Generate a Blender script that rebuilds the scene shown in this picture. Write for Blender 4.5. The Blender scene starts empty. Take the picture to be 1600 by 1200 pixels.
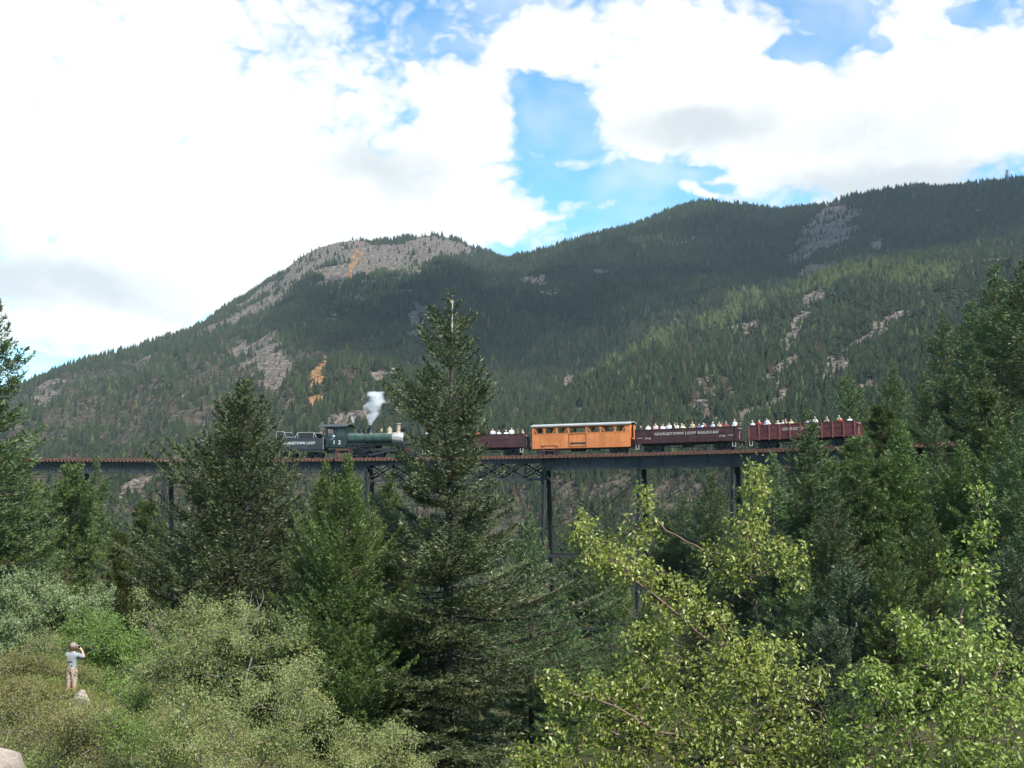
import bpy, bmesh, math, random
import numpy as np
from mathutils import Vector, Matrix

# ------------------------------------------------------------------ view geometry (metres, eye at z = 0)
FPX, HORIZON = 1716.0, 740.0
PITCH = math.atan((HORIZON - 600.0) / FPX)
CA, SA = math.cos(PITCH), math.sin(PITCH)

def W(px, py, d):
    """point in the valley seen at photo position (px, py), d metres ahead of the eye"""
    u = (px - 800.0) / FPX; v = (600.0 - py) / FPX
    Y = CA - SA * v; Z = SA + CA * v
    k = d / Y
    return Vector((u * k, d, Z * k))

def proj(x, y, z):
    fw = y * CA + z * SA; up = -y * SA + z * CA
    return 800.0 + FPX * x / fw, 600.0 - FPX * up / fw

scene = bpy.context.scene
COL = scene.collection

# ------------------------------------------------------------------ camera
cam_data = bpy.data.cameras.new('camera')
cam_data.sensor_width = 36.0
cam_data.lens = 36.0 * FPX / 1600.0
cam_data.clip_start = 0.1
cam_data.clip_end = 60000.0
cam = bpy.data.objects.new('camera', cam_data)
cam.rotation_euler = (math.pi / 2 + PITCH, 0, 0)
COL.objects.link(cam)
scene.camera = cam

# ------------------------------------------------------------------ sun, exposure
SUN_EL = math.radians(50.0)
SUN_AZ = math.radians(37.0)          # behind the camera, to the right
sun_dir = Vector((math.sin(SUN_AZ) * math.cos(SUN_EL), -math.cos(SUN_AZ) * math.cos(SUN_EL), math.sin(SUN_EL)))
sd = bpy.data.lights.new('sun', 'SUN')
sd.energy = 5.0
sd.angle = math.radians(0.53)
sd.color = (1.0, 0.95, 0.87)
sun = bpy.data.objects.new('sun', sd)
sun.rotation_euler = sun_dir.to_track_quat('Z', 'Y').to_euler()
sun.location = (20, -30, 60)
COL.objects.link(sun)

vs = scene.view_settings
scene.display_settings.display_device = 'sRGB'
vs.view_transform = 'Standard'
vs.look = 'None'
vs.exposure = 0.70
vs.gamma = 1.0
vs.use_curve_mapping = False
cy = scene.cycles
cy.use_denoising = True
cy.max_bounces = 6
cy.diffuse_bounces = 2
cy.glossy_bounces = 2
cy.transmission_bounces = 3
cy.volume_bounces = 3
cy.transparent_max_bounces = 8
cy.caustics_reflective = False
cy.caustics_refractive = False
cy.volume_max_steps = 64
cy.use_adaptive_sampling = True
cy.adaptive_threshold = 0.025

# ------------------------------------------------------------------ sky with cumulus
world = bpy.data.worlds.new('World')
scene.world = world
world.use_nodes = True
wt = world.node_tree
wt.nodes.clear()

def nd(tree, kind, **kw):
    n = tree.nodes.new(kind)
    for k, v in kw.items():
        setattr(n, k, v)
    return n

def mth(tree, op, a, b=None, c=None, clamp=False):
    n = tree.nodes.new('ShaderNodeMath'); n.operation = op; n.use_clamp = clamp
    for i, v in enumerate((a, b, c)):
        if v is None: continue
        if isinstance(v, (int, float)): n.inputs[i].default_value = v
        else: tree.links.new(v, n.inputs[i])
    return n.outputs[0]

def smooth(tree, v, lo, hi, a=0.0, b=1.0):
    n = tree.nodes.new('ShaderNodeMapRange'); n.interpolation_type = 'SMOOTHSTEP'
    tree.links.new(v, n.inputs[0])
    for i, x in enumerate((lo, hi, a, b)): n.inputs[i + 1].default_value = x
    return n.outputs[0]

def build_sky():
    t = wt; L = t.links.new
    out = nd(t, 'ShaderNodeOutputWorld'); bg = nd(t, 'ShaderNodeBackground')
    bg.inputs['Strength'].default_value = 0.10
    L(bg.outputs[0], out.inputs[0])
    sky = nd(t, 'ShaderNodeTexSky'); sky.sky_type = 'NISHITA'; sky.sun_disc = False
    sky.sun_elevation = SUN_EL
    sky.sun_rotation = math.atan2(sun_dir.x, sun_dir.y)
    sky.altitude = 2600.0; sky.air_density = 1.0; sky.dust_density = 0.6; sky.ozone_density = 1.0
    tc = nd(t, 'ShaderNodeTexCoord'); d = tc.outputs['Generated']
    def noise(scale, detail, rough, src=d, off=None, dist=0.0):
        n = nd(t, 'ShaderNodeTexNoise'); n.inputs['Scale'].default_value = scale
        n.inputs['Detail'].default_value = detail; n.inputs['Roughness'].default_value = rough
        n.inputs['Distortion'].default_value = dist
        if off is not None:
            a = nd(t, 'ShaderNodeVectorMath', operation='ADD'); L(src, a.inputs[0]); a.inputs[1].default_value = off
            src = a.outputs[0]
        L(src, n.inputs['Vector'])
        return n
    # clouds flatten towards the horizon: squeeze the vertical
    sq = nd(t, 'ShaderNodeVectorMath', operation='MULTIPLY'); L(d, sq.inputs[0]); sq.inputs[1].default_value = (1, 1, 1.5)
    dv = sq.outputs[0]
    warp = noise(11.0, 3, 0.65, dv, (3.1, 0.4, 1.7))
    wsub = nd(t, 'ShaderNodeVectorMath', operation='SUBTRACT'); L(warp.outputs['Color'], wsub.inputs[0]); wsub.inputs[1].default_value = (.5, .5, .5)
    wsc = nd(t, 'ShaderNodeVectorMath', operation='SCALE'); L(wsub.outputs[0], wsc.inputs[0]); wsc.inputs['Scale'].default_value = 0.06
    wad = nd(t, 'ShaderNodeVectorMath', operation='ADD'); L(dv, wad.inputs[0]); L(wsc.outputs[0], wad.inputs[1])
    dw = wad.outputs[0]
    big = noise(3.2, 1, 0.5, dw, (0.2, 5.3, 2.2)).outputs['Fac']
    fine = noise(15.0, 8, 0.72, dw, (7.7, 1.3, 0.9)).outputs['Fac']
    vor = nd(t, 'ShaderNodeTexVoronoi'); vor.feature = 'F1'
    vor.inputs['Scale'].default_value = 26.0; vor.inputs['Detail'].default_value = 2.0
    vor.inputs['Roughness'].default_value = 0.75
    L(dw, vor.inputs['Vector'])
    puff = vor.outputs['Distance']
    dens = mth(t, 'MULTIPLY_ADD', mth(t, 'SUBTRACT', big, 0.5), 1.0, 0.40)
    dens = mth(t, 'ADD', dens, mth(t, 'MULTIPLY', mth(t, 'SUBTRACT', fine, 0.5), 2.3))
    dens = mth(t, 'ADD', dens, mth(t, 'MULTIPLY', mth(t, 'SUBTRACT', 0.42, puff), 0.9))
    def blob(px, py, rx, ry, w):
        c = W(px, py, 1.0).normalized()
        s = nd(t, 'ShaderNodeVectorMath', operation='SUBTRACT'); L(dw, s.inputs[0])
        s.inputs[1].default_value = (c.x, c.y, c.z * 1.5)
        m = nd(t, 'ShaderNodeVectorMath', operation='MULTIPLY'); L(s.outputs[0], m.inputs[0])
        m.inputs[1].default_value = (FPX / rx, 1.0, FPX / (1.5 * ry))
        ln = nd(t, 'ShaderNodeVectorMath', operation='LENGTH'); L(m.outputs[0], ln.inputs[0])
        return smooth(t, ln.outputs['Value'], 0.25, 1.6, w, 0.0)
    for b in CLOUD_BLOBS:
        dens = mth(t, 'ADD', dens, blob(*b))
    alpha = smooth(t, dens, -0.55, 0.80)
    # thin veils in the gaps
    veil = smooth(t, noise(7.0, 3, 0.65, dw, (1.1, 9.2, 4.0)).outputs['Fac'], 0.42, 0.76, 0.0, 0.50)
    alpha = mth(t, 'MAXIMUM', alpha, veil)
    # grey bases
    gsum = mth(t, 'MULTIPLY', mth(t, 'SUBTRACT', noise(5.0, 2, 0.6, dw, (2.2, 2.9, 8.8)).outputs['Fac'], 0.54), 3.0)
    for b in GREY_BLOBS:
        gsum = mth(t, 'ADD', gsum, blob(*b))
    gsum = mth(t, 'ADD', gsum, mth(t, 'MULTIPLY', mth(t, 'SUBTRACT', fine, 0.5), 1.3))
    g = smooth(t, gsum, -0.25, 1.0)
    ccol = nd(t, 'ShaderNodeMix', data_type='RGBA')
    L(g, ccol.inputs['Factor']); ccol.inputs['A'].default_value = (6.9, 7.0, 6.95, 1); ccol.inputs['B'].default_value = (4.7, 5.1, 5.3, 1)
    # clear air at 2,600 m
    gain = nd(t, 'ShaderNodeVectorMath', operation='MULTIPLY'); L(sky.outputs[0], gain.inputs[0]); gain.inputs[1].default_value = SKY_GAIN
    mx = nd(t, 'ShaderNodeMix', data_type='RGBA')
    L(alpha, mx.inputs['Factor']); L(gain.outputs[0], mx.inputs['A']); L(ccol.outputs['Result'], mx.inputs['B'])
    L(mx.outputs['Result'], bg.inputs['Color'])

SKY_GAIN = (1.05, 1.75, 1.85)
CLOUD_BLOBS = [
    (848, 165, 42, 40, -1.45), (885, 205, 34, 26, -1.0), (900, 288, 80, 24, -1.6), (1010, 292, 60, 24, -1.5), (850, 250, 36, 26, -0.9), (835, 330, 44, 12, -0.6),
    (735, 88, 36, 17, -0.7), (690, 40, 50, 22, -0.15), (1305, 42, 40, 18, -1.2), (1240, 80, 34, 14, -1.2), (950, 345, 70, 14, -1.0),
    (1532, 16, 20, 12, -1.1), (1345, 125, 16, 10, -0.9), (1095, 266, 52, 9, -1.4), (1125, 292, 24, 9, -1.2), (1385, 66, 24, 9, -0.9),
    (20, 592, 130, 14, -1.4), (775, 390, 50, 9, -1.2), (140, 562, 80, 8, -0.8),
    (1068, 292, 20, 16, 1.6), (1100, 303, 18, 7, 1.0), (735, 190, 70, 70, 1.4), (650, 118, 11, 13, 1.2), (980, 60, 150, 60, 1.3), (850, 40, 40, 30, .8),
    (1040, 165, 110, 56, 1.3), (1180, 120, 120, 60, 1.0), (1300, 200, 190, 80, 1.3), (1180, 260, 60, 40, 1.0), (1480, 200, 200, 90, 1.3), (220, 220, 460, 260, 1.2), (1560, 110, 120, 60, 1.3), (500, 330, 320, 70, 1.1), (720, 340, 120, 24, 0.9), (860, 345, 40, 9, 0.7), (1440, 20, 50, 40, 1.0),
    (985, 205, 60, 36, 1.2), (850, 236, 46, 9, .75), (905, 252, 50, 8, .6), (830, 196, 18, 9, .6), (880, 135, 26, 7, .5), (800, 90, 40, 30, .7), (880, 110, 40, 22, .7), (1400, 60, 60, 40, .6), (170, 515, 90, 18, 0.9), (90, 480, 160, 60, .5), (360, 420, 180, 60, .9)]
GREY_BLOBS = [(1060, 195, 110, 26, 0.75), (520, 250, 80, 40, 0.6), (1420, 280, 200, 22, 0.8), (90, 455, 190, 36, 0.7),
              (640, 262, 100, 40, 0.45), (560, 60, 160, 40, 0.25), (1000, 60, 160, 80, -0.9), (1300, 120, 200, 40, -0.7),
              (200, 180, 300, 160, -0.9), (700, 170, 90, 60, -0.7), (150, 520, 130, 22, -0.7)]
build_sky()
world.cycles.sampling_method = 'MANUAL'
world.cycles.sample_map_resolution = 256

# ------------------------------------------------------------------ small tools
def tag(o, label=None, cat=None, group=None, kind=None):
    if label: o['label'] = label
    if cat: o['category'] = cat
    if group: o['group'] = group
    if kind: o['kind'] = kind
    return o

def empty(name, loc=(0, 0, 0), mat=None):
    o = bpy.data.objects.new(name, None)
    o.empty_display_size = 0.3
    COL.objects.link(o)
    if mat is not None: o.matrix_world = mat
    else: o.location = loc
    return o

def link(name, me, parent=None):
    o = bpy.data.objects.new(name, me)
    COL.objects.link(o)
    if parent is not None: o.parent = parent
    return o

def np_mesh(name, V, F, mats, midx=None, smooth_shade=False, attrs=None):
    """V (n,3); F (m,k) of one k, or a list of such arrays"""
    if not isinstance(F, (list, tuple)): F = [F]
    F = [np.asarray(f, dtype=np.int32) for f in F if len(f)]
    me = bpy.data.meshes.new(name)
    V = np.asarray(V, dtype=np.float32)
    me.vertices.add(len(V)); me.vertices.foreach_set('co', V.ravel())
    loops = np.concatenate([f.ravel() for f in F])
    tot = np.concatenate([np.full(len(f), f.shape[1], np.int32) for f in F])
    start = np.concatenate([[0], np.cumsum(tot)[:-1]]).astype(np.int32)
    me.loops.add(len(loops)); me.loops.foreach_set('vertex_index', loops)
    me.polygons.add(len(tot)); me.polygons.foreach_set('loop_start', start)
    if midx is not None: me.polygons.foreach_set('material_index', np.asarray(midx, np.int32))
    me.polygons.foreach_set('use_smooth', np.full(len(tot), bool(smooth_shade)))
    for m in mats: me.materials.append(m)
    if attrs:
        for k, a in attrs.items():
            at = me.attributes.new(k, 'FLOAT', 'POINT'); at.data.foreach_set('value', np.asarray(a, np.float32))
    me.update(calc_edges=True)
    return me

class MB:
    def __init__(s): s.v = []; s.f = []; s.m = []; s.cur = 0
    def mat(s, i): s.cur = i; return s
    def add(s, vs, fs):
        b = len(s.v); s.v += [tuple(p) for p in vs]
        for f in fs: s.f.append([i + b for i in f]); s.m.append(s.cur)
    def box(s, x0, x1, y0, y1, z0, z1):
        s.add([(x0, y0, z0), (x1, y0, z0), (x1, y1, z0), (x0, y1, z0), (x0, y0, z1), (x1, y0, z1), (x1, y1, z1), (x0, y1, z1)],
              [(0, 3, 2, 1), (4, 5, 6, 7), (0, 1, 5, 4), (1, 2, 6, 5), (2, 3, 7, 6), (3, 0, 4, 7)])
    def bar(s, p, q, w, h, up=(0, 0, 1)):
        p, q = Vector(p), Vector(q); t = (q - p).normalized(); u = Vector(up)
        if abs(t.dot(u)) > 0.98: u = Vector((0, 1, 0))
        a = t.cross(u).normalized() * (w / 2); b = a.cross(t).normalized() * (h / 2)
        s.add([p - a - b, p + a - b, p + a + b, p - a + b, q - a - b, q + a - b, q + a + b, q - a + b],
              [(0, 1, 2, 3), (7, 6, 5, 4), (0, 4, 5, 1), (1, 5, 6, 2), (2, 6, 7, 3), (3, 7, 4, 0)])
    def tube(s, pts, rad, n=8, cap=True):
        pts = [Vector(p) for p in pts]
        if not hasattr(rad, '__len__'): rad = [rad] * len(pts)
        rings = []; ref = None
        for i, p in enumerate(pts):
            t = (pts[min(i + 1, len(pts) - 1)] - pts[max(i - 1, 0)]).normalized()
            if ref is None:
                ref = Vector((0, 0, 1)) if abs(t.z) < 0.9 else Vector((1, 0, 0))
            a = t.cross(ref).normalized(); b = t.cross(a).normalized(); ref = a.cross(t) if False else ref
            rings.append([p + (a * math.cos(k * 2 * math.pi / n) + b * math.sin(k * 2 * math.pi / n)) * rad[i] for k in range(n)])
        vs = [p for r in rings for p in r]; fs = []
        for i in range(len(pts) - 1):
            for k in range(n):
                k2 = (k + 1) % n
                fs.append((i * n + k, i * n + k2, (i + 1) * n + k2, (i + 1) * n + k))
        if cap:
            fs.append(tuple(range(n))[::-1]); fs.append(tuple((len(pts) - 1) * n + k for k in range(n)))
        s.add(vs, fs)
    def lathe(s, c, prof, n=14, axis='z'):
        c = Vector(c); vs = []; fs = []
        for (r, h) in prof:
            for k in range(n):
                a = k * 2 * math.pi / n; x, y = r * math.cos(a), r * math.sin(a)
                vs.append(c + (Vector((x, y, h)) if axis == 'z' else Vector((h, x, y)) if axis == 'x' else Vector((x, h, y))))
        for i in range(len(prof) - 1):
            for k in range(n):
                k2 = (k + 1) % n; fs.append((i * n + k, i * n + k2, (i + 1) * n + k2, (i + 1) * n + k))
        fs.append(tuple(range(n))[::-1]); fs.append(tuple((len(prof) - 1) * n + k for k in range(n)))
        s.add(vs, fs)
    def prism(s, poly, y0, y1):                     # poly of (x, z)
        n = len(poly)
        vs = [(x, y0, z) for x, z in poly] + [(x, y1, z) for x, z in poly]
        s.add(vs, [tuple(range(n)), tuple(range(2 * n - 1, n - 1, -1))] + [(k, k + n, (k + 1) % n + n, (k + 1) % n) for k in range(n)])
    def mesh(s, name, mats, smooth_shade=False, bevel=0.0):
        me = bpy.data.meshes.new(name)
        me.from_pydata(s.v, [], s.f)
        if not isinstance(mats, (list, tuple)): mats = [mats]
        for m in mats: me.materials.append(m)
        me.polygons.foreach_set('material_index', s.m)
        bm = bmesh.new(); bm.from_mesh(me)
        bmesh.ops.recalc_face_normals(bm, faces=bm.faces)
        if bevel > 0:
            bmesh.ops.bevel(bm, geom=[e for e in bm.edges], offset=bevel, segments=1, affect='EDGES', clamp_overlap=True)
        bm.to_mesh(me); bm.free()
        if smooth_shade:
            me.polygons.foreach_set('use_smooth', [True] * len(me.polygons))
            me.set_sharp_from_angle(angle=math.radians(40))
        me.update()
        return me
    def build(s, name, mats, parent=None, smooth_shade=False, bevel=0.0):
        return link(name, s.mesh(name, mats, smooth_shade, bevel), parent)

# ------------------------------------------------------------------ noise in numpy
def _h(ix, iy, seed):
    n = (ix.astype(np.int64) * 374761393 + iy.astype(np.int64) * 668265263 + seed * 974634777) & 0x7fffffff
    n = ((n ^ (n >> 13)) * 1274126177) & 0x7fffffff
    n = (n ^ (n >> 16)) & 0x7fffffff
    return (n % 100003) / 100003.0

def vnoise(x, y, seed=0):
    x = np.asarray(x, float); y = np.asarray(y, float)
    ix, iy = np.floor(x), np.floor(y); fx, fy = x - ix, y - iy
    fx = fx * fx * fx * (fx * (fx * 6 - 15) + 10); fy = fy * fy * fy * (fy * (fy * 6 - 15) + 10)
    a = _h(ix, iy, seed); b = _h(ix + 1, iy, seed); c = _h(ix, iy + 1, seed); d = _h(ix + 1, iy + 1, seed)
    return (a * (1 - fx) + b * fx) * (1 - fy) + (c * (1 - fx) + d * fx) * fy

def fbm(x, y, oct=5, seed=0, ridge=False, gain=0.5):
    s = 0; amp = 1; tot = 0
    for o in range(oct):
        n = vnoise(x * 2 ** o + 17.3 * o, y * 2 ** o - 9.1 * o, seed + o)
        if ridge: n = 1 - abs(2 * n - 1)
        s = s + n * amp; tot += amp; amp *= gain
    return s / tot

def sstep(a, b, x):
    t = np.clip((x - a) / (b - a), 0, 1); return t * t * (3 - 2 * t)

# ------------------------------------------------------------------ materials
def pmat(name, col, rough=0.6, metal=0.0, var=0.25, scale=6.0, bump=0.15, col2=None, spec=0.4, bscale=None, isl=0.0):
    m = bpy.data.materials.new(name); m.use_nodes = True
    t = m.node_tree; b = t.nodes['Principled BSDF']; L = t.links.new
    b.inputs['Roughness'].default_value = rough; b.inputs['Metallic'].default_value = metal
    b.inputs['Specular IOR Level'].default_value = spec
    tc = nd(t, 'ShaderNodeTexCoord')
    n = nd(t, 'ShaderNodeTexNoise'); n.inputs['Scale'].default_value = scale; n.inputs['Detail'].default_value = 6; n.inputs['Roughness'].default_value = 0.65
    L(tc.outputs['Object'], n.inputs['Vector'])
    mx = nd(t, 'ShaderNodeMix', data_type='RGBA')
    f = smooth(t, n.outputs['Fac'], 0.35, 0.68)
    L(f, mx.inputs['Factor'])
    c2 = col2 if col2 else tuple(c * (1 - var) for c in col)
    c1 = col if col2 else tuple(min(1, c * (1 + var)) for c in col)
    mx.inputs['A'].default_value = (*c1, 1); mx.inputs['B'].default_value = (*c2, 1)
    res = mx.outputs['Result']
    if isl:
        ge = nd(t, 'ShaderNodeNewGeometry'); hs = nd(t, 'ShaderNodeHueSaturation'); L(res, hs.inputs['Color'])
        L(mth(t, 'MULTIPLY_ADD', ge.outputs['Random Per Island'], 2 * isl, 1 - isl), hs.inputs['Value']); res = hs.outputs['Color']
    L(res, b.inputs['Base Color'])
    if bump > 0:
        n2 = nd(t, 'ShaderNodeTexNoise'); n2.inputs['Scale'].default_value = bscale or scale * 5; n2.inputs['Detail'].default_value = 5
        L(tc.outputs['Object'], n2.inputs['Vector'])
        bp = nd(t, 'ShaderNodeBump'); bp.inputs['Strength'].default_value = bump; bp.inputs['Distance'].default_value = 0.05
        L(n2.outputs['Fac'], bp.inputs['Height']); L(bp.outputs[0], b.inputs['Normal'])
    return m

def leafmat(name, dark, light, tip=None, transl=0.3, rough=0.5, spec=0.3, objvar=0.25):
    """foliage: colour differs leaf by leaf (tint attribute, random per island, per tree)"""
    m = bpy.data.materials.new(name); m.use_nodes = True
    t = m.node_tree; b = t.nodes['Principled BSDF']; L = t.links.new; out = t.nodes['Material Output']
    b.inputs['Roughness'].default_value = rough; b.inputs['Specular IOR Level'].default_value = spec
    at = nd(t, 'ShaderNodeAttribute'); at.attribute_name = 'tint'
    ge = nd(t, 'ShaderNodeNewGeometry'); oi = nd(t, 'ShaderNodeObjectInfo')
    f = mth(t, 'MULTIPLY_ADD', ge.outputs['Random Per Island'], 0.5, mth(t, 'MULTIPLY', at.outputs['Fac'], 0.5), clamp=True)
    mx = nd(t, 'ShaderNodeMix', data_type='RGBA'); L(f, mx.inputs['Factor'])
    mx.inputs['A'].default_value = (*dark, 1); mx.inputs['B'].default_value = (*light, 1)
    res = mx.outputs['Result']
    if tip:
        m2 = nd(t, 'ShaderNodeMix', data_type='RGBA'); L(smooth(t, ge.outputs['Random Per Island'], 0.90, 0.95), m2.inputs['Factor'])
        L(res, m2.inputs['A']); m2.inputs['B'].default_value = (*tip, 1); res = m2.outputs['Result']
    hs = nd(t, 'ShaderNodeHueSaturation'); L(res, hs.inputs['Color'])
    L(mth(t, 'MULTIPLY_ADD', oi.outputs['Random'], 2 * objvar, 1 - objvar), hs.inputs['Value'])
    L(mth(t, 'MULTIPLY_ADD', oi.outputs['Random'], 0.03, 0.487), hs.inputs['Hue'])
    res = hs.outputs['Color']
    L(res, b.inputs['Base Color'])
    tr = nd(t, 'ShaderNodeBsdfTranslucent'); L(res, tr.inputs['Color'])
    ms = nd(t, 'ShaderNodeMixShader'); ms.inputs[0].default_value = transl
    L(b.outputs[0], ms.inputs[1]); L(tr.outputs[0], ms.inputs[2]); L(ms.outputs[0], out.inputs['Surface'])
    return m
# ------------------------------------------------------------------ ground: slope, valley and right-hand hillside
GP = np.array([
    (0, 0, -1.65), (-6, 4, -2.3), (6, 4, -2.4), (0, 10, -4.6), (2.3, 11, -4.0), (5, 11, -3.9), (-8, 14, -4.8), (-12, 18, -5.3), (-14.4, 36, -7.2),
    (-18, 30, -6.6), (-12, 26, -6.9), (-10, 22, -6.3), (-20, 45, -8), (-30, 60, -9), (-8, 36, -9.4), (-4, 32, -10.2), (-6, 50, -12.6),
    (0, 45, -13.5), (-13, 55, -11.5), (-27, 70, -9.4), (-35, 78, -7.5), (-19, 80, -14), (-22, 48, -8.2), (6, 38, -12.6), (14, 30, -9), (20, 45, -9.5), (30, 60, -8.5),
    (25, 80, -12), (45, 100, -2.5), (38, 106, 0.6), (50, 100, 2.2), (60, 100, 4), (60, 70, 1), (80, 120, 11), (30, 30, -4), (120, 150, 26),
    (0, 120, -22), (-30, 125, -21), (-50, 135, -13), (-77, 143, 0.3), (28, 115, -12), (0, 180, -30), (0, 300, -52), (110, 300, -20), (-120, 300, -47),
    (-200, 500, -72), (0, 500, -76), (200, 500, -72), (-110, 150, 6), (-60, 80, -3), (-60, 30, -3), (60, 30, 0), (0, -30, 2), (-80, -40, 5), (80, -40, 6),
    (45, 200, -14), (-60, 200, -22), (10, 70, -17), (-10, 90, -19), (20, 100, -17), (-40, 100, -12), (10, 20, -6.0)], float)

def _rbf():
    X = GP[:, :2]; n = len(X)
    D = np.sqrt(((X[:, None] - X[None]) ** 2).sum(-1) + 4.0)
    A = np.zeros((n + 3, n + 3)); A[:n, :n] = D - 0.0 * np.eye(n); A[:n, n] = 1; A[:n, n + 1:] = X; A[n, :n] = 1; A[n + 1:, :n] = X.T
    return np.linalg.solve(A, np.concatenate([GP[:, 2], [0, 0, 0]]))
_RW = _rbf()

def ground(x, y):
    x = np.atleast_1d(np.asarray(x, float)); y = np.atleast_1d(np.asarray(y, float))
    xx = np.clip(x, -220, 220); yy = np.clip(y, -60, 520)
    D = np.sqrt((xx[..., None] - GP[:, 0]) ** 2 + (yy[..., None] - GP[:, 1]) ** 2 + 4.0)
    n = len(GP)
    z = D @ _RW[:n] + _RW[n] + xx * _RW[n + 1] + yy * _RW[n + 2]
    far = np.maximum(np.abs(x) - 220, 0) + np.maximum(y - 520, 0) + np.maximum(-60 - y, 0)
    z = z * np.exp(-far / 300) + (-76) * (1 - np.exp(-far / 300))
    r = np.hypot(x, y)
    z = z + (fbm(x * .35, y * .35, 4, 5) - .5) * np.clip(r / 25, 0.05, 0.8)
    return z

def gz(x, y): return float(ground(x, y)[0])

def ground_sheet():
    rr = np.concatenate([[0.0], np.geomspace(1.0, 160, 120), np.geomspace(170, 9000, 50)])
    th = np.linspace(0, 2 * math.pi, 240, endpoint=False)
    R, T = np.meshgrid(rr, th, indexing='ij')
    X = R * np.sin(T); Y = R * np.cos(T); Z = ground(X.ravel(), Y.ravel()).reshape(X.shape)
    V = np.stack([X, Y, Z], -1).reshape(-1, 3); n = len(th)
    i, j = np.meshgrid(np.arange(len(rr) - 1), np.arange(n), indexing='ij'); j2 = (j + 1) % n
    F = np.stack([i * n + j, i * n + j2, (i + 1) * n + j2, (i + 1) * n + j], -1).reshape(-1, 4)[:, ::-1]
    m = bpy.data.materials.new('hillside_soil'); m.use_nodes = True
    t = m.node_tree; b = t.nodes['Principled BSDF']; L = t.links.new
    b.inputs['Roughness'].default_value = 0.95; b.inputs['Specular IOR Level'].default_value = 0.1
    tc = nd(t, 'ShaderNodeTexCoord')
    n1 = nd(t, 'ShaderNodeTexNoise'); n1.inputs['Scale'].default_value = 0.35; n1.inputs['Detail'].default_value = 8; n1.inputs['Roughness'].default_value = 0.7
    L(tc.outputs['Object'], n1.inputs['Vector'])
    r = nd(t, 'ShaderNodeValToRGB'); L(n1.outputs['Fac'], r.inputs[0])
    e = r.color_ramp.elements; e[0].position = .3; e[0].color = (.030, .034, .014, 1); e[1].position = .75; e[1].color = (.13, .10, .06, 1)
    k = e.new(.5); k.color = (.055, .055, .024, 1)
    L(r.outputs[0], b.inputs['Base Color'])
    n2 = nd(t, 'ShaderNodeTexNoise'); n2.inputs['Scale'].default_value = 5; n2.inputs['Detail'].default_value = 6
    L(tc.outputs['Object'], n2.inputs['Vector'])
    bp = nd(t, 'ShaderNodeBump'); bp.inputs['Strength'].default_value = .6; bp.inputs['Distance'].default_value = .15
    L(n2.outputs['Fac'], bp.inputs['Height']); L(bp.outputs[0], b.inputs['Normal'])
    o = link('ground', np_mesh('ground', V, F, [m], smooth_shade=True))
    tag(o, kind='structure')
ground_sheet()

# ------------------------------------------------------------------ mountains (one range: far peak, main ridge, near spur)
def crest(pts):
    """(px, py, distance) along a skyline -> azimuth, height, distance"""
    out = []
    for px, py, d in pts:
        w = W(px, py, 1.0); h = math.hypot(w.x, w.y)
        out.append((math.atan2(w.x, w.y), w.z / h * d, d))
    return np.array(out)

CREST_A = crest([(-900, 700, 2300), (-300, 700, 2300), (-60, 645, 2400), (40, 604, 2500), (100, 580, 2600), (200, 550, 2750), (290, 519, 2900), (370, 474, 3050), (430, 434, 3150), (447, 419, 3200),
                 (468, 402, 3250), (500, 387, 3300), (555, 374, 3350), (610, 377, 3400), (665, 366, 3450), (690, 367, 3450), (725, 377, 3500), (780, 402, 3550), (900, 455, 3600), (1200, 560, 3600), (1900, 700, 3600)])
CREST_B = crest([(-900, 900, 1500), (0, 860, 1700), (250, 740, 2000), (400, 625, 2200), (520, 550, 2400), (620, 485, 2600), (700, 440, 2750), (780, 404, 2900), (900, 376, 3050),
                 (1000, 348, 3150), (1060, 327, 3200), (1095, 317, 3250), (1130, 316, 3250), (1165, 320, 3250), (1220, 329, 3250), (1290, 319, 3250), (1340, 303, 3200), (1400, 296, 3200), (1440, 293, 3200),
                 (1500, 295, 3150), (1600, 280, 3100), (1750, 262, 3000), (2600, 240, 3000)])
CREST_C = crest([(-900, 990, 900), (500, 960, 900), (640, 800, 1000), (780, 690, 1150), (850, 640, 1250), (930, 588, 1350), (1000, 548, 1450), (1080, 512, 1550), (1180, 467, 1680), (1290, 427, 1800),
                 (1420, 398, 1950), (1520, 384, 2050), (1600, 370, 2100), (1750, 350, 2100), (2600, 350, 2100)])
CREST_D = crest([(-900, 850, 700), (-100, 760, 800), (100, 740, 900), (300, 742, 880), (430, 735, 880), (520, 690, 960), (600, 660, 1050), (680, 690, 1000), (780, 760, 900), (900, 790, 850), (1000, 770, 850), (1080, 690, 950), (1130, 640, 1020),
                 (1200, 600, 1100), (1260, 570, 1150), (1330, 560, 1150), (1420, 520, 1150), (1520, 500, 1150), (1600, 480, 1150), (2600, 450, 1100)])

def layer(az, r, C, rb, zb, p, back=0.35):
    zc = np.interp(az, C[:, 0], C[:, 1]); rc = np.interp(az, C[:, 0], C[:, 2])
    t = np.clip((r - rb) / (rc - rb), 0, None)
    front = zb + (zc - zb) * np.clip(t, 0, 1) ** p
    return np.where(t <= 1, front, zc - back * (r - rc)), t

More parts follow.
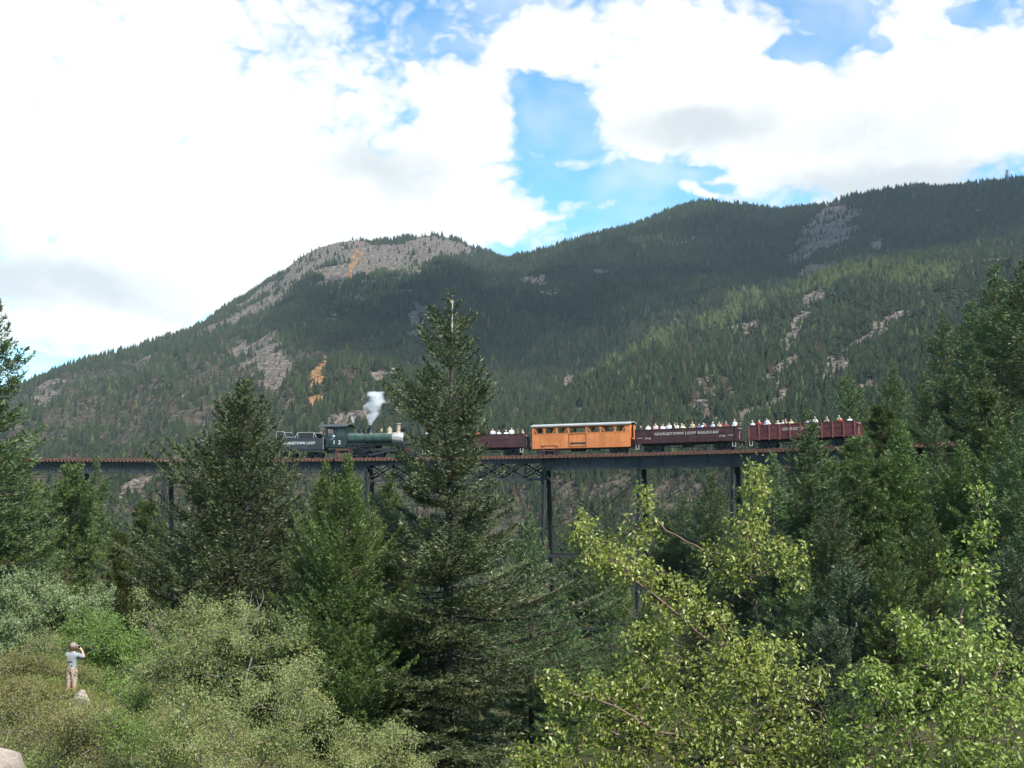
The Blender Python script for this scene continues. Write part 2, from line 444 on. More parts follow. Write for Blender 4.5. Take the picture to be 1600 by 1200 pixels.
def mountain_z(az, r):
    x, y = r * np.sin(az), r * np.cos(az)
    pA = 1.22 + 0.0 * az
    a, ta = layer(az, r, CREST_A, 480, -82, pA)
    b, tb = layer(az, r, CREST_B, 480, -82, 1.5)
    c, tc_ = layer(az, r, CREST_C, 430, -82, 1.25, 0.25)
    d, td = layer(az, r, CREST_D, 400, -82, 1.1, 0.22)
    z = np.maximum.reduce([a, b, c, d])
    # gullies and ribs; fade them at the crests so the skyline holds
    tm = np.where(z == a, ta, np.where(z == b, tb, np.where(z == c, tc_, td)))
    edge = 0.12 + 0.88 * np.clip(np.abs(1 - tm) * 3.0, 0, 1)
    amp = np.clip((r - 430) / 900, 0, 1)
    rib = fbm(x / 330.0 + y / 1500., y / 900.0, 4, 11, ridge=True) - 0.62
    fine = fbm(x / 70.0, y / 90.0, 4, 31, ridge=True) - 0.6
    return z + rib * 120 * amp * edge + fine * 22 * np.clip((r - 350) / 500, 0, 1) * (0.25 + 0.75 * edge)

# rock faces and slides, each at its place on the slope: photo x, y, half-sizes, tilt, kind (0 grey rock, 1 ochre earth, 2 brown scrub, 3 meadow, also sunlight painted along the spur crest)
PATCH = [
    (505, 396, 66, 20, -24, 0), (470, 414, 36, 18, -35, 0), (560, 402, 36, 30, 10, 0), (612, 402, 54, 26, -8, 0), (655, 388, 50, 20, -15, 0), (708, 384, 40, 18, 12, 0), (520, 430, 34, 16, -30, 0), (590, 420, 40, 16, -20, 0), (445, 440, 40, 12, -40, 0),
    (552, 415, 4, 36, 20, 1), (400, 474, 56, 15, -32, 0), (352, 498, 48, 10, -28, 0), (540, 435, 26, 10, -30, 0),
    (1300, 354, 42, 30, -35, 0), (1268, 382, 38, 20, -30, 0), (1325, 335, 18, 12, -30, 0), (1368, 383, 11, 7, -20, 0), (845, 437, 9, 20, 20, 0), (828, 432, 10, 8, 0, 0), (1130, 316, 20, 4, 0, 0),
    (1268, 462, 22, 9, -10, 0), (1252, 495, 7, 30, 25, 0), (1234, 545, 10, 44, 18, 0), (1215, 600, 16, 36, 20, 0), (1180, 560, 9, 18, 20, 2), (1190, 640, 26, 18, 0, 2),
    (1120, 620, 42, 22, -15, 2), (1090, 600, 22, 8, -20, 0), (1140, 655, 50, 14, -10, 0), (1105, 630, 14, 12, 10, 0), (1380, 515, 56, 10, -28, 0), (1330, 545, 48, 10, -30, 0), (1300, 580, 36, 13, -35, 0), (1360, 605, 18, 10, -20, 0),
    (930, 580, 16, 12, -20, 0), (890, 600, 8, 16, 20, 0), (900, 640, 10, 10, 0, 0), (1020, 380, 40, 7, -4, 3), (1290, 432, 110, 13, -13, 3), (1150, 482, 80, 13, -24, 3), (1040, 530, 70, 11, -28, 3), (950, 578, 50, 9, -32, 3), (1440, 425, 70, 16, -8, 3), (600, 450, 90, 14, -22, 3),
    (494, 588, 6, 34, 32, 1), (490, 629, 18, 10, -20, 1), (530, 605, 30, 16, -20, 2), (555, 600, 18, 12, 0, 2), (430, 580, 26, 32, 30, 0), (455, 575, 20, 22, 30, 2),
    (210, 600, 14, 40, 10, 2), (170, 640, 60, 40, 0, 2), (300, 580, 70, 30, -10, 2), (100, 600, 60, 16, -22, 2), (60, 630, 30, 12, -40, 0), (250, 660, 70, 40, 0, 2), (330, 640, 40, 40, 20, 2),
    (400, 545, 40, 12, -20, 0), (470, 690, 80, 9, -32, 0), (530, 660, 60, 10, -25, 0), (420, 715, 30, 14, -30, 0), (650, 500, 10, 24, 15, 0), (660, 560, 14, 18, 20, 2), (800, 655, 6, 16, 32, 2),
    (250, 780, 70, 26, -25, 2), (210, 765, 26, 10, -30, 0), (640, 770, 90, 34, 0, 2), (500, 780, 60, 30, -20, 2), (815, 765, 30, 18, 10, 2), (890, 780, 30, 40, 0, 2), (960, 760, 50, 16, -20, 2), (1060, 770, 50, 18, 0, 2),
    (750, 800, 90, 50, 0, 2), (600, 740, 20, 12, 0, 2), (1000, 790, 60, 12, -30, 2), (120, 720, 60, 14, 0, 2)]

def rock_masks(x, y, z):
    px, py = proj(x, y, z)
    jx = (fbm(x / 60, y / 60 + z / 40, 4, 51) - .5) * 46; jy = (fbm(x / 60 + 9, y / 60 - z / 40, 4, 61) - .5) * 46
    out = np.zeros((4,) + px.shape)
    for (cx, cy_, rx, ry, ang, k) in PATCH:
        a = math.radians(ang); s = min(1.0, min(rx, ry) / 16 + .25)
        dx = px + jx * s - cx; dy = py + jy * s - cy_
        u = (dx * math.cos(a) + dy * math.sin(a)) / rx; v = (-dx * math.sin(a) + dy * math.cos(a)) / ry
        out[k] = np.maximum(out[k], sstep(1.25, 0.75, np.sqrt(u * u + v * v)))
    # loose outcrops anywhere, more of them low on the left
    n = fbm(x / 110, y / 110 + z / 90, 5, 71)
    low = sstep(700, 300, px) * sstep(450, 600, py) * 0.05
    out[0] = np.maximum(out[0], sstep(0.74 - low, 0.82 - low, n) * 0.9 * sstep(760, 690, py))
    out[2] = np.maximum(out[2], sstep(760, 380, px) * sstep(490, 560, py) * sstep(0.22, 0.48, fbm(x / 70, y / 70 + z / 60, 4, 81)))
    return out

def build_mountains():
    az = np.radians(np.linspace(-44, 44, 620))
    rr = np.concatenate([np.linspace(380, 1400, 150), np.linspace(1412, 3900, 170), [4100, 4400, 4800]])
    R, T = np.meshgrid(rr, az, indexing='ij')
    Z = mountain_z(T, R); X = R * np.sin(T); Y = R * np.cos(T)
    M = rock_masks(X, Y, Z)
    n = len(az)
    i, j = np.meshgrid(np.arange(len(rr) - 1), np.arange(n - 1), indexing='ij')
    F = np.stack([i * n + j, i * n + j + 1, (i + 1) * n + j + 1, (i + 1) * n + j], -1).reshape(-1, 4)[:, ::-1]
    m = bpy.data.materials.new('mountain_side'); m.use_nodes = True
    t = m.node_tree; b = t.nodes['Principled BSDF']; L = t.links.new
    b.inputs['Roughness'].default_value = 0.95; b.inputs['Specular IOR Level'].default_value = 0.05
    tc = nd(t, 'ShaderNodeTexCoord')
    def noise(s, de=8, ro=.65):
        q = nd(t, 'ShaderNodeTexNoise'); q.inputs['Scale'].default_value = s; q.inputs['Detail'].default_value = de; q.inputs['Roughness'].default_value = ro
        L(tc.outputs['Object'], q.inputs['Vector']); return q.outputs['Fac']
    def ramp(f, *els):
        r = nd(t, 'ShaderNodeValToRGB'); L(f, r.inputs[0]); e = r.color_ramp.elements
        e[0].position = els[0][0]; e[0].color = (*els[0][1], 1); e[1].position = els[-1][0]; e[1].color = (*els[-1][1], 1)
        for p, c in els[1:-1]: k = e.new(p); k.color = (*c, 1)
        return r.outputs[0]
    def mix(f, a, c):
        q = nd(t, 'ShaderNodeMix', data_type='RGBA'); L(f, q.inputs['Factor']); L(a, q.inputs['A']); L(c, q.inputs['B']); return q.outputs['Result']
    def attr(k):
        q = nd(t, 'ShaderNodeAttribute'); q.attribute_name = k; return q.outputs['Fac']
    n_s, n_m = noise(.02), noise(.12)
    floor_c = ramp(n_s, (.3, (.020, .029, .013)), (.5, (.034, .041, .019)), (.7, (.06, .056, .032)))
    scrub = ramp(n_m, (.32, (.050, .046, .030)), (.5, (.096, .082, .058)), (.68, (.16, .138, .106)))
    rock = ramp(n_m, (.32, (.068, .056, .047)), (.47, (.185, .152, .124)), (.62, (.30, .25, .205)))
    ochre = ramp(n_m, (.3, (.32, .165, .065)), (.7, (.46, .27, .13)))
    meadow_sun = ramp(n_m, (.3, (.055, .085, .030)), (.7, (.115, .135, .05)))  # grass green, also paints the sunlit spur crest lighter
    c = mix(attr('scrub'), floor_c, scrub)
    c = mix(attr('meadow_sun'), c, meadow_sun)
    c = mix(smooth(t, mth(t, 'ADD', mth(t, 'MULTIPLY', attr('rock'), 1.2), mth(t, 'MULTIPLY', mth(t, 'SUBTRACT', n_m, .5), 1.2)), .35, .65), c, rock)
    c = mix(smooth(t, mth(t, 'ADD', attr('ochre'), mth(t, 'MULTIPLY', mth(t, 'SUBTRACT', n_m, .5), .8)), .35, .6), c, ochre)
    L(c, b.inputs['Base Color'])
    vo = nd(t, 'ShaderNodeTexVoronoi'); vo.inputs['Scale'].default_value = .09; vo.inputs['Detail'].default_value = 3; L(tc.outputs['Object'], vo.inputs['Vector'])
    bp = nd(t, 'ShaderNodeBump'); bp.inputs['Strength'].default_value = 1.0; bp.inputs['Distance'].default_value = 16.0
    L(mth(t, 'ADD', mth(t, 'MULTIPLY', n_m, .6), vo.outputs['Distance']), bp.inputs['Height']); L(bp.outputs[0], b.inputs['Normal'])
    V = np.stack([X, Y, Z], -1).reshape(-1, 3)
    o = link('mountain', np_mesh('mountain', V, F, [m], smooth_shade=True,
             attrs=dict(rock=M[0].ravel(), ochre=M[1].ravel(), scrub=M[2].ravel(), meadow_sun=M[3].ravel())))
    tag(o, kind='structure')
build_mountains()

# ------------------------------------------------------------------ far forest: instanced conifers on the slopes
def far_tree_mesh(name, seed, mats, tiers=6, n=7):
    g = random.Random(seed); V = []; F = []
    for k in range(tiers):
        f = k / (tiers - 1); z0 = 0.06 + 0.78 * f; h = 0.30 - 0.10 * f; r = 0.21 * (1 - f) ** .85 + 0.035
        b = len(V); V.append((g.uniform(-.01, .01), g.uniform(-.01, .01), min(1.0, z0 + h)))
        ph = g.random() * 6.28
        for q in range(n * 2):
            a = ph + q * math.pi / n; rr = r * (g.uniform(.8, 1.25) if q % 2 == 0 else g.uniform(.35, .6))
            V.append((rr * math.cos(a), rr * math.sin(a), z0 - (0.035 if q % 2 == 0 else -.02) + g.uniform(-.025, .025)))
        for q in range(n * 2): F.append((b, b + 1 + q, b + 1 + (q + 1) % (2 * n)))
    V = np.array(V); return np_mesh(name, V, np.array(F), mats)

def far_forest_mat(name, dark, mid, red):
    m = bpy.data.materials.new(name); m.use_nodes = True
    t = m.node_tree; b = t.nodes['Principled BSDF']; L = t.links.new
    b.inputs['Roughness'].default_value = .8; b.inputs['Specular IOR Level'].default_value = .1
    oi = nd(t, 'ShaderNodeObjectInfo')
    r = nd(t, 'ShaderNodeValToRGB'); L(oi.outputs['Random'], r.inputs[0]); e = r.color_ramp.elements
    e[0].position = 0; e[0].color = (*dark, 1); e[1].position = .955; e[1].color = (*mid, 1); k = e.new(.975); k.color = (*red, 1)
    L(r.outputs[0], b.inputs['Base Color'])
    return m

def gn_instances(name, pts, scale, protos, rotz, pick):
    V = np.asarray(pts, np.float32)
    me = bpy.data.meshes.new(name); me.vertices.add(len(V)); me.vertices.foreach_set('co', V.ravel())
    for k, a in (('scl', scale), ('rz', rotz), ('pick', pick)):
        if k == 'pick':
            at = me.attributes.new(k, 'INT', 'POINT'); at.data.foreach_set('value', np.asarray(a, np.int32))
        elif k == 'scl':
            at = me.attributes.new(k, 'FLOAT_VECTOR', 'POINT'); at.data.foreach_set('vector', np.asarray(a, np.float32).ravel())
        else:
            at = me.attributes.new(k, 'FLOAT', 'POINT'); at.data.foreach_set('value', np.asarray(a, np.float32))
    o = link(name, me)
    ng = bpy.data.node_groups.new(name, 'GeometryNodeTree')
    ng.interface.new_socket('Geometry', in_out='INPUT', socket_type='NodeSocketGeometry')
    ng.interface.new_socket('Geometry', in_out='OUTPUT', socket_type='NodeSocketGeometry')
    gi = ng.nodes.new('NodeGroupInput'); go = ng.nodes.new('NodeGroupOutput'); L = ng.links.new
    ip = ng.nodes.new('GeometryNodeInstanceOnPoints'); L(gi.outputs[0], ip.inputs['Points'])
    gg = ng.nodes.new('GeometryNodeGeometryToInstance')
    for p in reversed(protos):
        q = ng.nodes.new('GeometryNodeObjectInfo'); q.inputs['Object'].default_value = p; q.transform_space = 'ORIGINAL'
        L(q.outputs['Geometry'], gg.inputs[0])
    L(gg.outputs[0], ip.inputs['Instance']); ip.inputs['Pick Instance'].default_value = True
    def na(k, ty):
        q = ng.nodes.new('GeometryNodeInputNamedAttribute'); q.data_type = ty; q.inputs['Name'].default_value = k; return q.outputs['Attribute']
    L(na('pick', 'INT'), ip.inputs['Instance Index']); L(na('scl', 'FLOAT_VECTOR'), ip.inputs['Scale'])
    cx = ng.nodes.new('ShaderNodeCombineXYZ'); L(na('rz', 'FLOAT'), cx.inputs['Z']); L(cx.outputs[0], ip.inputs['Rotation'])
    L(ip.outputs[0], go.inputs[0])
    md = o.modifiers.new('scatter', 'NODES'); md.node_group = ng
    return o

def build_forest():
    mat = far_forest_mat('far_conifer', (.016, .027, .015), (.047, .061, .028), (.075, .05, .035))
    protos = []
    for k in range(4):
        p = bpy.data.objects.new('far_conifer_shape', far_tree_mesh('far_conifer_shape', 40 + k, [mat])); protos.append(p)
    light = far_forest_mat('far_sunlit_conifer', (.050, .066, .024), (.105, .125, .048), (.10, .08, .045))  # lighter trees: a few at random, most paint sun on the spur crest
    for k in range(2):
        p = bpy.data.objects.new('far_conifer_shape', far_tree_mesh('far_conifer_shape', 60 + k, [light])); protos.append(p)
    rs = np.random.RandomState(12)
    N = 330000
    az = np.radians(rs.uniform(-40, 40, N)); r = np.sqrt(rs.uniform(395 ** 2, 3650 ** 2, N))
    # nearer ground gets extra candidates: it shows largest
    N2 = 50000
    az = np.concatenate([az, np.radians(rs.uniform(-34, 34, N2))]); r = np.concatenate([r, np.sqrt(rs.uniform(395 ** 2, 1300 ** 2, N2))])
    z = mountain_z(az, r); x = r * np.sin(az); y = r * np.cos(az)
    px, py = proj(x, y, z)
    M = rock_masks(x, y, z)
    e = 4.0; zf = mountain_z(az, r + e); 
    keep = (px > -160) & (px < 1760)
    dens = 1 - np.clip(M[0] * 1.05 + M[1] * 1.1 + M[2] * 0.76 + M[3] * 0.15, 0, 1)
    dens = np.where((M[0] > .3) & (M[1] < .2), np.maximum(dens, np.where(px > 1000, .13, .02)), dens)
    dens *= 0.30 + 0.70 * sstep(0.32, 0.50, fbm(x / 50, y / 50, 4, 91))
    keep &= rs.random_sample(len(r)) < dens
    # skip what the crests hide: slope falling away from the camera
    keep &= (zf / (r + e) >= z / r - 0.0010)
    mead_sun = M[3][keep]
    az, r, x, y, z = [q[keep] for q in (az, r, x, y, z)]
    pick = np.where(rs.random_sample(len(r)) < .04 + .75 * mead_sun, rs.randint(4, 6, len(r)), rs.randint(0, 4, len(r)))
    h = (6 + 12 * rs.random_sample(len(r)) ** 1.3) * (0.65 + .7 * vnoise(x / 120, y / 120, 7)) * np.where(r > 2000, 1.05, 0.95) * (0.55 + 0.45 * sstep(450, 1300, r))
    w = h * rs.uniform(.85, 1.3, len(r))
    big = r < 1700
    half = rs.random_sample(len(r)) < 1.0
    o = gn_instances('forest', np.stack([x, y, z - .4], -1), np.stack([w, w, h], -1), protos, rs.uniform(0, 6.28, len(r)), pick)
    tag(o, 'dark conifer forest covering the mountain slopes behind the bridge', 'forest', kind='stuff')
    print('forest trees', len(r))
build_forest()

# ------------------------------------------------------------------ lattice mast on the right ridge
def mast():
    az = W(1574, 285, 1).xy.normalized(); a = math.atan2(az[0], az[1]); r = 3060.0
    z = float(mountain_z(np.array([a]), np.array([r]))[0])
    steel = pmat('mast_steel', (.16, .17, .18), .6, .5)
    root = empty('transmission_tower', (r * math.sin(a), r * math.cos(a), z))
    b = MB(); H = 42
    for sx in (-1, 1):
        for sy in (-1, 1):
            b.bar((sx * 4, sy * 4, 0), (sx * .8, sy * .8, H), .7, .7)
    for k in range(5):
        z0, z1 = H * k / 5, H * (k + 1) / 5; w0, w1 = 4 - 3.2 * k / 5, 4 - 3.2 * (k + 1) / 5
        for s in (-1, 1):
            b.bar((-w0, s * w0, z0), (w1, s * w1, z1), .4, .4); b.bar((w0, s * w0, z0), (-w1, s * w1, z1), .4, .4)
    b.build('lattice_mast', steel, root)
    for zz, l in ((30, 9), (36, 8), (41, 6)):
        c = MB(); c.bar((-l, 0, zz), (l, 0, zz), .8, .8); c.bar((-l, 0, zz), (0, 0, zz + 2.2), .35, .35); c.bar((l, 0, zz), (0, 0, zz + 2.2), .35, .35)
        c.build('cross_arm', steel, root)
    tag(root, 'tiny grey lattice power mast on the wooded ridge at far right', 'power mast')
mast()

# ------------------------------------------------------------------ unseen cumulus above the frame, added to shade the main ridge
def shade_cloud():
    bm = bmesh.new(); g = random.Random(8)
    for (x, y, r) in ((60, 2450, 330), (420, 2750, 380), (850, 2750, 380), (1250, 2650, 380), (-40, 2150, 260), (330, 2300, 300), (700, 2400, 300), (1100, 2350, 300), (1600, 2600, 380), (-230, 2330, 220), (650, 3050, 300), (1100, 3000, 320), (-150, 1950, 200), (80, 1900, 220), (-60, 1700, 170), (-260, 2120, 150)):
        z = 420; k = (3000 - z) / sun_dir.z
        c = Vector((x + sun_dir.x * k, y + sun_dir.y * k, 3000 + g.uniform(-30, 30)))
        m = bmesh.ops.create_icosphere(bm, subdivisions=3, radius=1.0)
        for v in m['verts']:
            p = v.co.copy(); q = 1 + .35 * (fbm(np.array([p.x * 2.2 + x]), np.array([p.y * 2.2 + p.z * 1.7 + y]), 3, 5)[0] - .5) * 2
            v.co = c + Vector((p.x * r * q, p.y * r * q, p.z * r * .35 * q + (60 if p.z > 0 else 0)))
    me = bpy.data.meshes.new('shade_cloud'); bm.to_mesh(me); bm.free()
    m = pmat('shade_cloud_white', (.9, .9, .9), 1, 0, .02, .01, 0); t = m.node_tree       # half of the sun passes, to lighten the added shade
    tr = nd(t, 'ShaderNodeBsdfTransparent'); ms = nd(t, 'ShaderNodeMixShader'); ms.inputs[0].default_value = .68
    t.links.new(t.nodes['Principled BSDF'].outputs[0], ms.inputs[1]); t.links.new(tr.outputs[0], ms.inputs[2]); t.links.new(ms.outputs[0], t.nodes['Material Output'].inputs['Surface'])
    me.materials.append(m); me.polygons.foreach_set('use_smooth', [True] * len(me.polygons))
    tag(link('shade_cloud', me), 'unseen cumulus added high over the valley to shade the main ridge', 'shade_cloud', kind='stuff')
shade_cloud()
# ------------------------------------------------------------------ track line across the valley
TRK = [(-200, 715.0, 136), (40, 716, 134.5), (300, 717.3, 132), (450, 717, 130.5), (600, 715.8, 128.3), (720, 714, 126), (850, 711.3, 123), (1000, 707.5, 119), (1150, 703, 114.5), (1340, 696.5, 108.5), (1450, 692.5, 104.5), (1600, 686.5, 98.5)]
_tw = np.array([W(*p) for p in TRK])
_cy = np.polyfit(_tw[:, 0], _tw[:, 1], 3); _cz = np.polyfit(_tw[:, 0], _tw[:, 2], 3)
_xs = np.linspace(-92, 62, 1600); _ys = np.polyval(_cy, _xs); _zs = np.polyval(_cz, _xs)
_ss = np.concatenate([[0], np.cumsum(np.sqrt(np.diff(_xs) ** 2 + np.diff(_ys) ** 2 + np.diff(_zs) ** 2))])
_pp = proj(_xs, _ys, _zs)[0]

def s_at(px): return float(np.interp(px, _pp, _ss))
def pt(s): return Vector((float(np.interp(s, _ss, _xs)), float(np.interp(s, _ss, _ys)), float(np.interp(s, _ss, _zs))))
def frame_between(s0, s1):
    p, q = pt(s0), pt(s1); t = (q - p).normalized(); n = Vector((-t.y, t.x, 0)).normalized(); u = t.cross(n)
    o = (p + q) / 2
    return Matrix(((t.x, n.x, u.x, o.x), (t.y, n.y, u.y, o.y), (t.z, n.z, u.z, o.z), (0, 0, 0, 1))), (q - p).length
def side_pt(s, off, dz=0.0):        # off > 0: away from the camera
    p = pt(s); t = (pt(s + .5) - pt(s - .5)).normalized(); n = Vector((-t.y, t.x, 0)).normalized()
    return p + n * off + Vector((0, 0, dz))

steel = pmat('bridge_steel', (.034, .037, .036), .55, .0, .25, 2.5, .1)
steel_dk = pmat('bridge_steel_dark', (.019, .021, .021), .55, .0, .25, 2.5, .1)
tie_m = pmat('tie_timber', (.10, .058, .042), .9, 0, .35, 3.0, .3, col2=(.16, .085, .055))
rail_m = pmat('rail_steel', (.16, .11, .085), .45, .6, .2, 4)
guard_m = pmat('guard_timber', (.125, .052, .038), .85, 0, .3, 2.0, .25)

def build_bridge():
    root = empty('railway_bridge', pt(s_at(700)) + Vector((0, 0, -24)))
    inv = Matrix.Translation(-root.location)
    def put(b, name, mat, kind=None, **k):
        b.v = [tuple(Vector(p) - root.location) for p in b.v]
        o = b.build(name, mat, root, **k)
        if kind: o['kind'] = kind
        return o
    sA, sB = s_at(-150), s_at(1500)
    # ties, too small to pick apart: one part
    V = []; F = []
    g = random.Random(4); s = sA
    b = MB()
    while s < sB:
        p = side_pt(s, -1.62 + g.uniform(-.06, .06), 0); q = side_pt(s, 1.62 + g.uniform(-.06, .06), 0)
        dz = -.13 - .11 + g.uniform(-.012, .012)
        b.bar(p + Vector((0, 0, dz)), q + Vector((0, 0, dz)), .20, .22)
        s += .46
    put(b, 'tie_deck', tie_m, 'stuff')
    def along(s0, s1, off, dz, w, h, name, mat):
        b = MB(); n = max(2, int((s1 - s0) / 2.0)); q = [side_pt(s0 + (s1 - s0) * i / n, off, dz) for i in range(n + 1)]
        for i in range(n): b.bar(q[i], q[i + 1], w, h)
        return put(b, name, mat)
    for off in (-.475, .475):
        along(sA, sB, off, -.065, .07, .13, 'rail', rail_m)
    for off in (-1.42, 1.42):
        along(sA, sB, off, -.06, .2, .14, 'guard_timber', guard_m)
    # girders
    D0, GD = -.36, 1.36                       # top of girder below rail, girder depth
    bents = [130, 263, 522, 577, 853, 1002, 1148, 1292]
    spans = [(-150, 130), (130, 263), (263, 522), (522, 577), (853, 1002), (1002, 1148), (1148, 1292), (1292, 1440)]
    for p0, p1 in spans:
        for off, mm in ((-.95, steel), (.95, steel)):
            s0, s1 = s_at(p0) + .02, s_at(p1) - .02
            b = MB(); A, B = side_pt(s0, off, D0), side_pt(s1, off, D0)
            t = (B - A).normalized(); n = Vector((-t.y, t.x, 0)).normalized()
            mid = Vector((0, 0, -GD / 2))
            b.bar(A + mid, B + mid, .03, GD - .08)
            b.bar(A + Vector((0, 0, -.03)), B + Vector((0, 0, -.03)), .40, .06)
            b.bar(A + Vector((0, 0, -GD + .03)), B + Vector((0, 0, -GD + .03)), .42, .07)
            b.bar(A + Vector((0, 0, -GD + .16)), B + Vector((0, 0, -GD + .16)), .09, .16)
            g_o = put(b, 'girder', mm)
            b = MB(); L = (B - A).length; k = int(L / 2.4)
            for i in range(k + 1):
                c = A + t * (.1 + (L - .2) * i / max(1, k))
                for sg in (-1, 1):
                    b.bar(c + n * sg * .07 + Vector((0, 0, -.075)), c + n * sg * .07 + Vector((0, 0, -GD + .075)), .10, .10, up=t)
            b.v = [tuple(Vector(p) - root.location) for p in b.v]
            b.build('stiffener', mm, g_o)['kind'] = 'stuff'
    # lattice truss over the middle
    for off in (-.95, .95):
        s0, s1 = s_at(577) + .05, s_at(853) - .05; TD = 2.30
        A, B = side_pt(s0, off, D0), side_pt(s1, off, D0)
        t = (B - A)
        b = MB(); b.bar(A + Vector((0, 0, -.28)), B + Vector((0, 0, -.28)), .28, .52); put(b, 'top_chord', steel_dk)
        b = MB(); b.bar(A + Vector((0, 0, -TD)), B + Vector((0, 0, -TD)), .32, .30); put(b, 'bottom_chord', steel)
        n = 8
        for i in range(n + 1):
            c = A + t * (i / n)
            b = MB(); b.bar(c + Vector((0, 0, -.54)), c + Vector((0, 0, -TD + .15)), .16, .2); put(b, 'truss_post', steel_dk)
            if i < n:
                e = A + t * ((i + 1) / n)
                for kk, (u0, u1) in enumerate(((-.54, -TD + .15), (-TD + .15, -.54))):
                    b = MB(); dy = Vector((0, .08 if kk else -.08, 0))
                    b.bar(c + dy + Vector((0, 0, u0)), e + dy + Vector((0, 0, u1)), .07, .17); put(b, 'truss_diagonal', steel_dk)
    # bents: two battered legs each, cross struts, rods
    feet = {}
    for px in bents:
        s = s_at(px)
        for side in (-1, 1):
            top = side_pt(s, side * .95, D0 - GD - .02)
            base = side_pt(s, side * (.95), 0); base.z = gz(base.x, base.y)
            h = top.z - gz(*side_pt(s, side * 3.0).xy) + .3
            bot = side_pt(s, side * (.95 + h / 12.0), 0); bot.z = top.z - h
            feet[(px, side)] = (top, bot)
            d = (bot - top)
            b = MB()
            t = (pt(s + .5) - pt(s - .5)).normalized(); n = Vector((-t.y, t.x, 0)).normalized()
            for sg in (-1, 1):                       # two channels with lacing between
                b.bar(top + t * sg * .19, bot + t * sg * .19, .32, .07, up=t)
            b.bar(top, bot, .05, .34, up=t)
            nl = int(h / .75)
            for i in range(nl):
                for sd2 in (-1, 1):
                    u0 = top + d * (i / nl) + n * sd2 * .16; u1 = top + d * ((i + 1) / nl) + n * sd2 * .16
                    sg = 1 if i % 2 else -1
                    b.bar(u0 + t * sg * .17, u1 - t * sg * .17, .02, .08, up=n)
            put(b, 'leg', steel if side < 0 else steel_dk)  # near legs lit, far legs shaded: put into the steel colour
            b = MB(); b.lathe(bot + Vector((0, 0, -.9)), [(.9, -.6), (.8, .75), (.6, .9)], 4); put(b, 'footing', pmat('footing_stone', (.32, .29, .25), .9))
        (t0, b0), (t1, b1) = feet[(px, -1)], feet[(px, 1)]
        for z in (-.5, -9.0, -16.0):
            def at(tp, bt):
                k = (tp.z - (t0.z + z if z == -.5 else z)) / (tp.z - bt.z); return tp.lerp(bt, k), k
            p, k = at(t0, b0); q, k2 = at(t1, b1)
            if k > .93 or k < 0: continue
            b = MB(); b.bar(p, q, .16, .24); put(b, 'cross_strut', steel_dk)
        for zz in ((0.03, .5), (.5, .97)):
            for fl in (0, 1):
                p = t0.lerp(b0, zz[fl]); q = t1.lerp(b1, zz[1 - fl])
                b = MB(); b.tube([p, q], .03, 5); put(b, 'brace_rod', steel_dk)
    for p0, p1 in ((130, 263), (522, 577), (853, 1002), (1148, 1292)):
        for side in (-1, 1):
            (t0, b0), (t1, b1) = feet[(p0, side)], feet[(p1, side)]
            def atz(tp, bt, z): return tp.lerp(bt, (tp.z - z) / (tp.z - bt.z))
            lv = [min(t0.z, t1.z) - .3, -9.0, -16.5]
            for z in lv[1:]:
                if z < max(b0.z, b1.z) + .5: continue
                b = MB(); b.bar(atz(t0, b0, z), atz(t1, b1, z), .14, .30); put(b, 'longitudinal_strut', steel if side < 0 else steel_dk)  # far side takes the darker steel as painted shade
            for z0, z1 in zip(lv[:-1], lv[1:]):
                if z1 < max(b0.z, b1.z): continue
                for a, c in ((z0, z1), (z1, z0)):
                    b = MB(); b.tube([atz(t0, b0, a), atz(t1, b1, c)], .035, 5); put(b, 'brace_rod', steel_dk)
    # refuge platforms with rails, on the camera side
    for px, mm in ((547, guard_m), (868, pmat('refuge_rail_paint', (.07, .03, .03), .7))):
        s = s_at(px); b = MB()
        for ds in (-.8, .8):
            b.bar(side_pt(s + ds, -2.6, -.24), side_pt(s + ds, -2.6, .95), .10, .10)
            b.bar(side_pt(s + ds, -1.7, -.24), side_pt(s + ds, -1.7, .95), .10, .10)
            b.bar(side_pt(s + ds, -2.6, .9), side_pt(s + ds, -1.7, .9), .08, .10)
        for z in (.42, .94): b.bar(side_pt(s - .85, -2.66, z), side_pt(s + .85, -2.66, z), .05, .12)
        put(b, 'refuge_railing', mm)
        b = MB(); b.bar(side_pt(s - .85, -2.15, -.3), side_pt(s + .85, -2.15, -.3), 1.1, .1); put(b, 'refuge_floor', tie_m)
    # abutment at the hillside on the right
    tag(root, 'dark steel viaduct with plate girders, lattice towers and timber deck carrying the train', 'bridge')
build_bridge()

# ------------------------------------------------------------------ train
black_m = pmat('engine_black', (.022, .024, .025), .45, 0, .3, 5, .05)
cab_m = pmat('cab_dark_green', (.018, .034, .030), .40, 0, .2, 5, .03)
boiler_m = pmat('boiler_jacket_green', (.048, .088, .070), .36, .2, .25, 3, .03)
smoke_m = pmat('smokebox_silver', (.42, .40, .37), .5, .3, .25, 6, .05)
brass_m = pmat('brass', (.45, .33, .15), .3, .9, .2, 6, 0)
stack_m = pmat('stack_tan', (.33, .27, .20), .6, .1, .3, 6, .05)
tend_m = pmat('tender_grey_black', (.038, .042, .045), .42, .1, .25, 3, .05)
white_m = pmat('lettering_white', (.75, .75, .72), .7, 0, .08, 10, 0)
cream_m = pmat('lettering_cream', (.58, .55, .45), .7, 0, .08, 10, 0)
palerail_m = pmat('pale_grab_rail', (.38, .38, .35), .6)
iron_m = pmat('truck_iron', (.035, .034, .033), .7, 0, .35, 6, .1)
wheel_m = pmat('wheel_steel', (.10, .095, .09), .5, .4, .25, 6, .05)
orange_m = pmat('coach_orange_boards', (.58, .195, .062), .65, 0, .14, .7, .05, bscale=30, isl=.10)
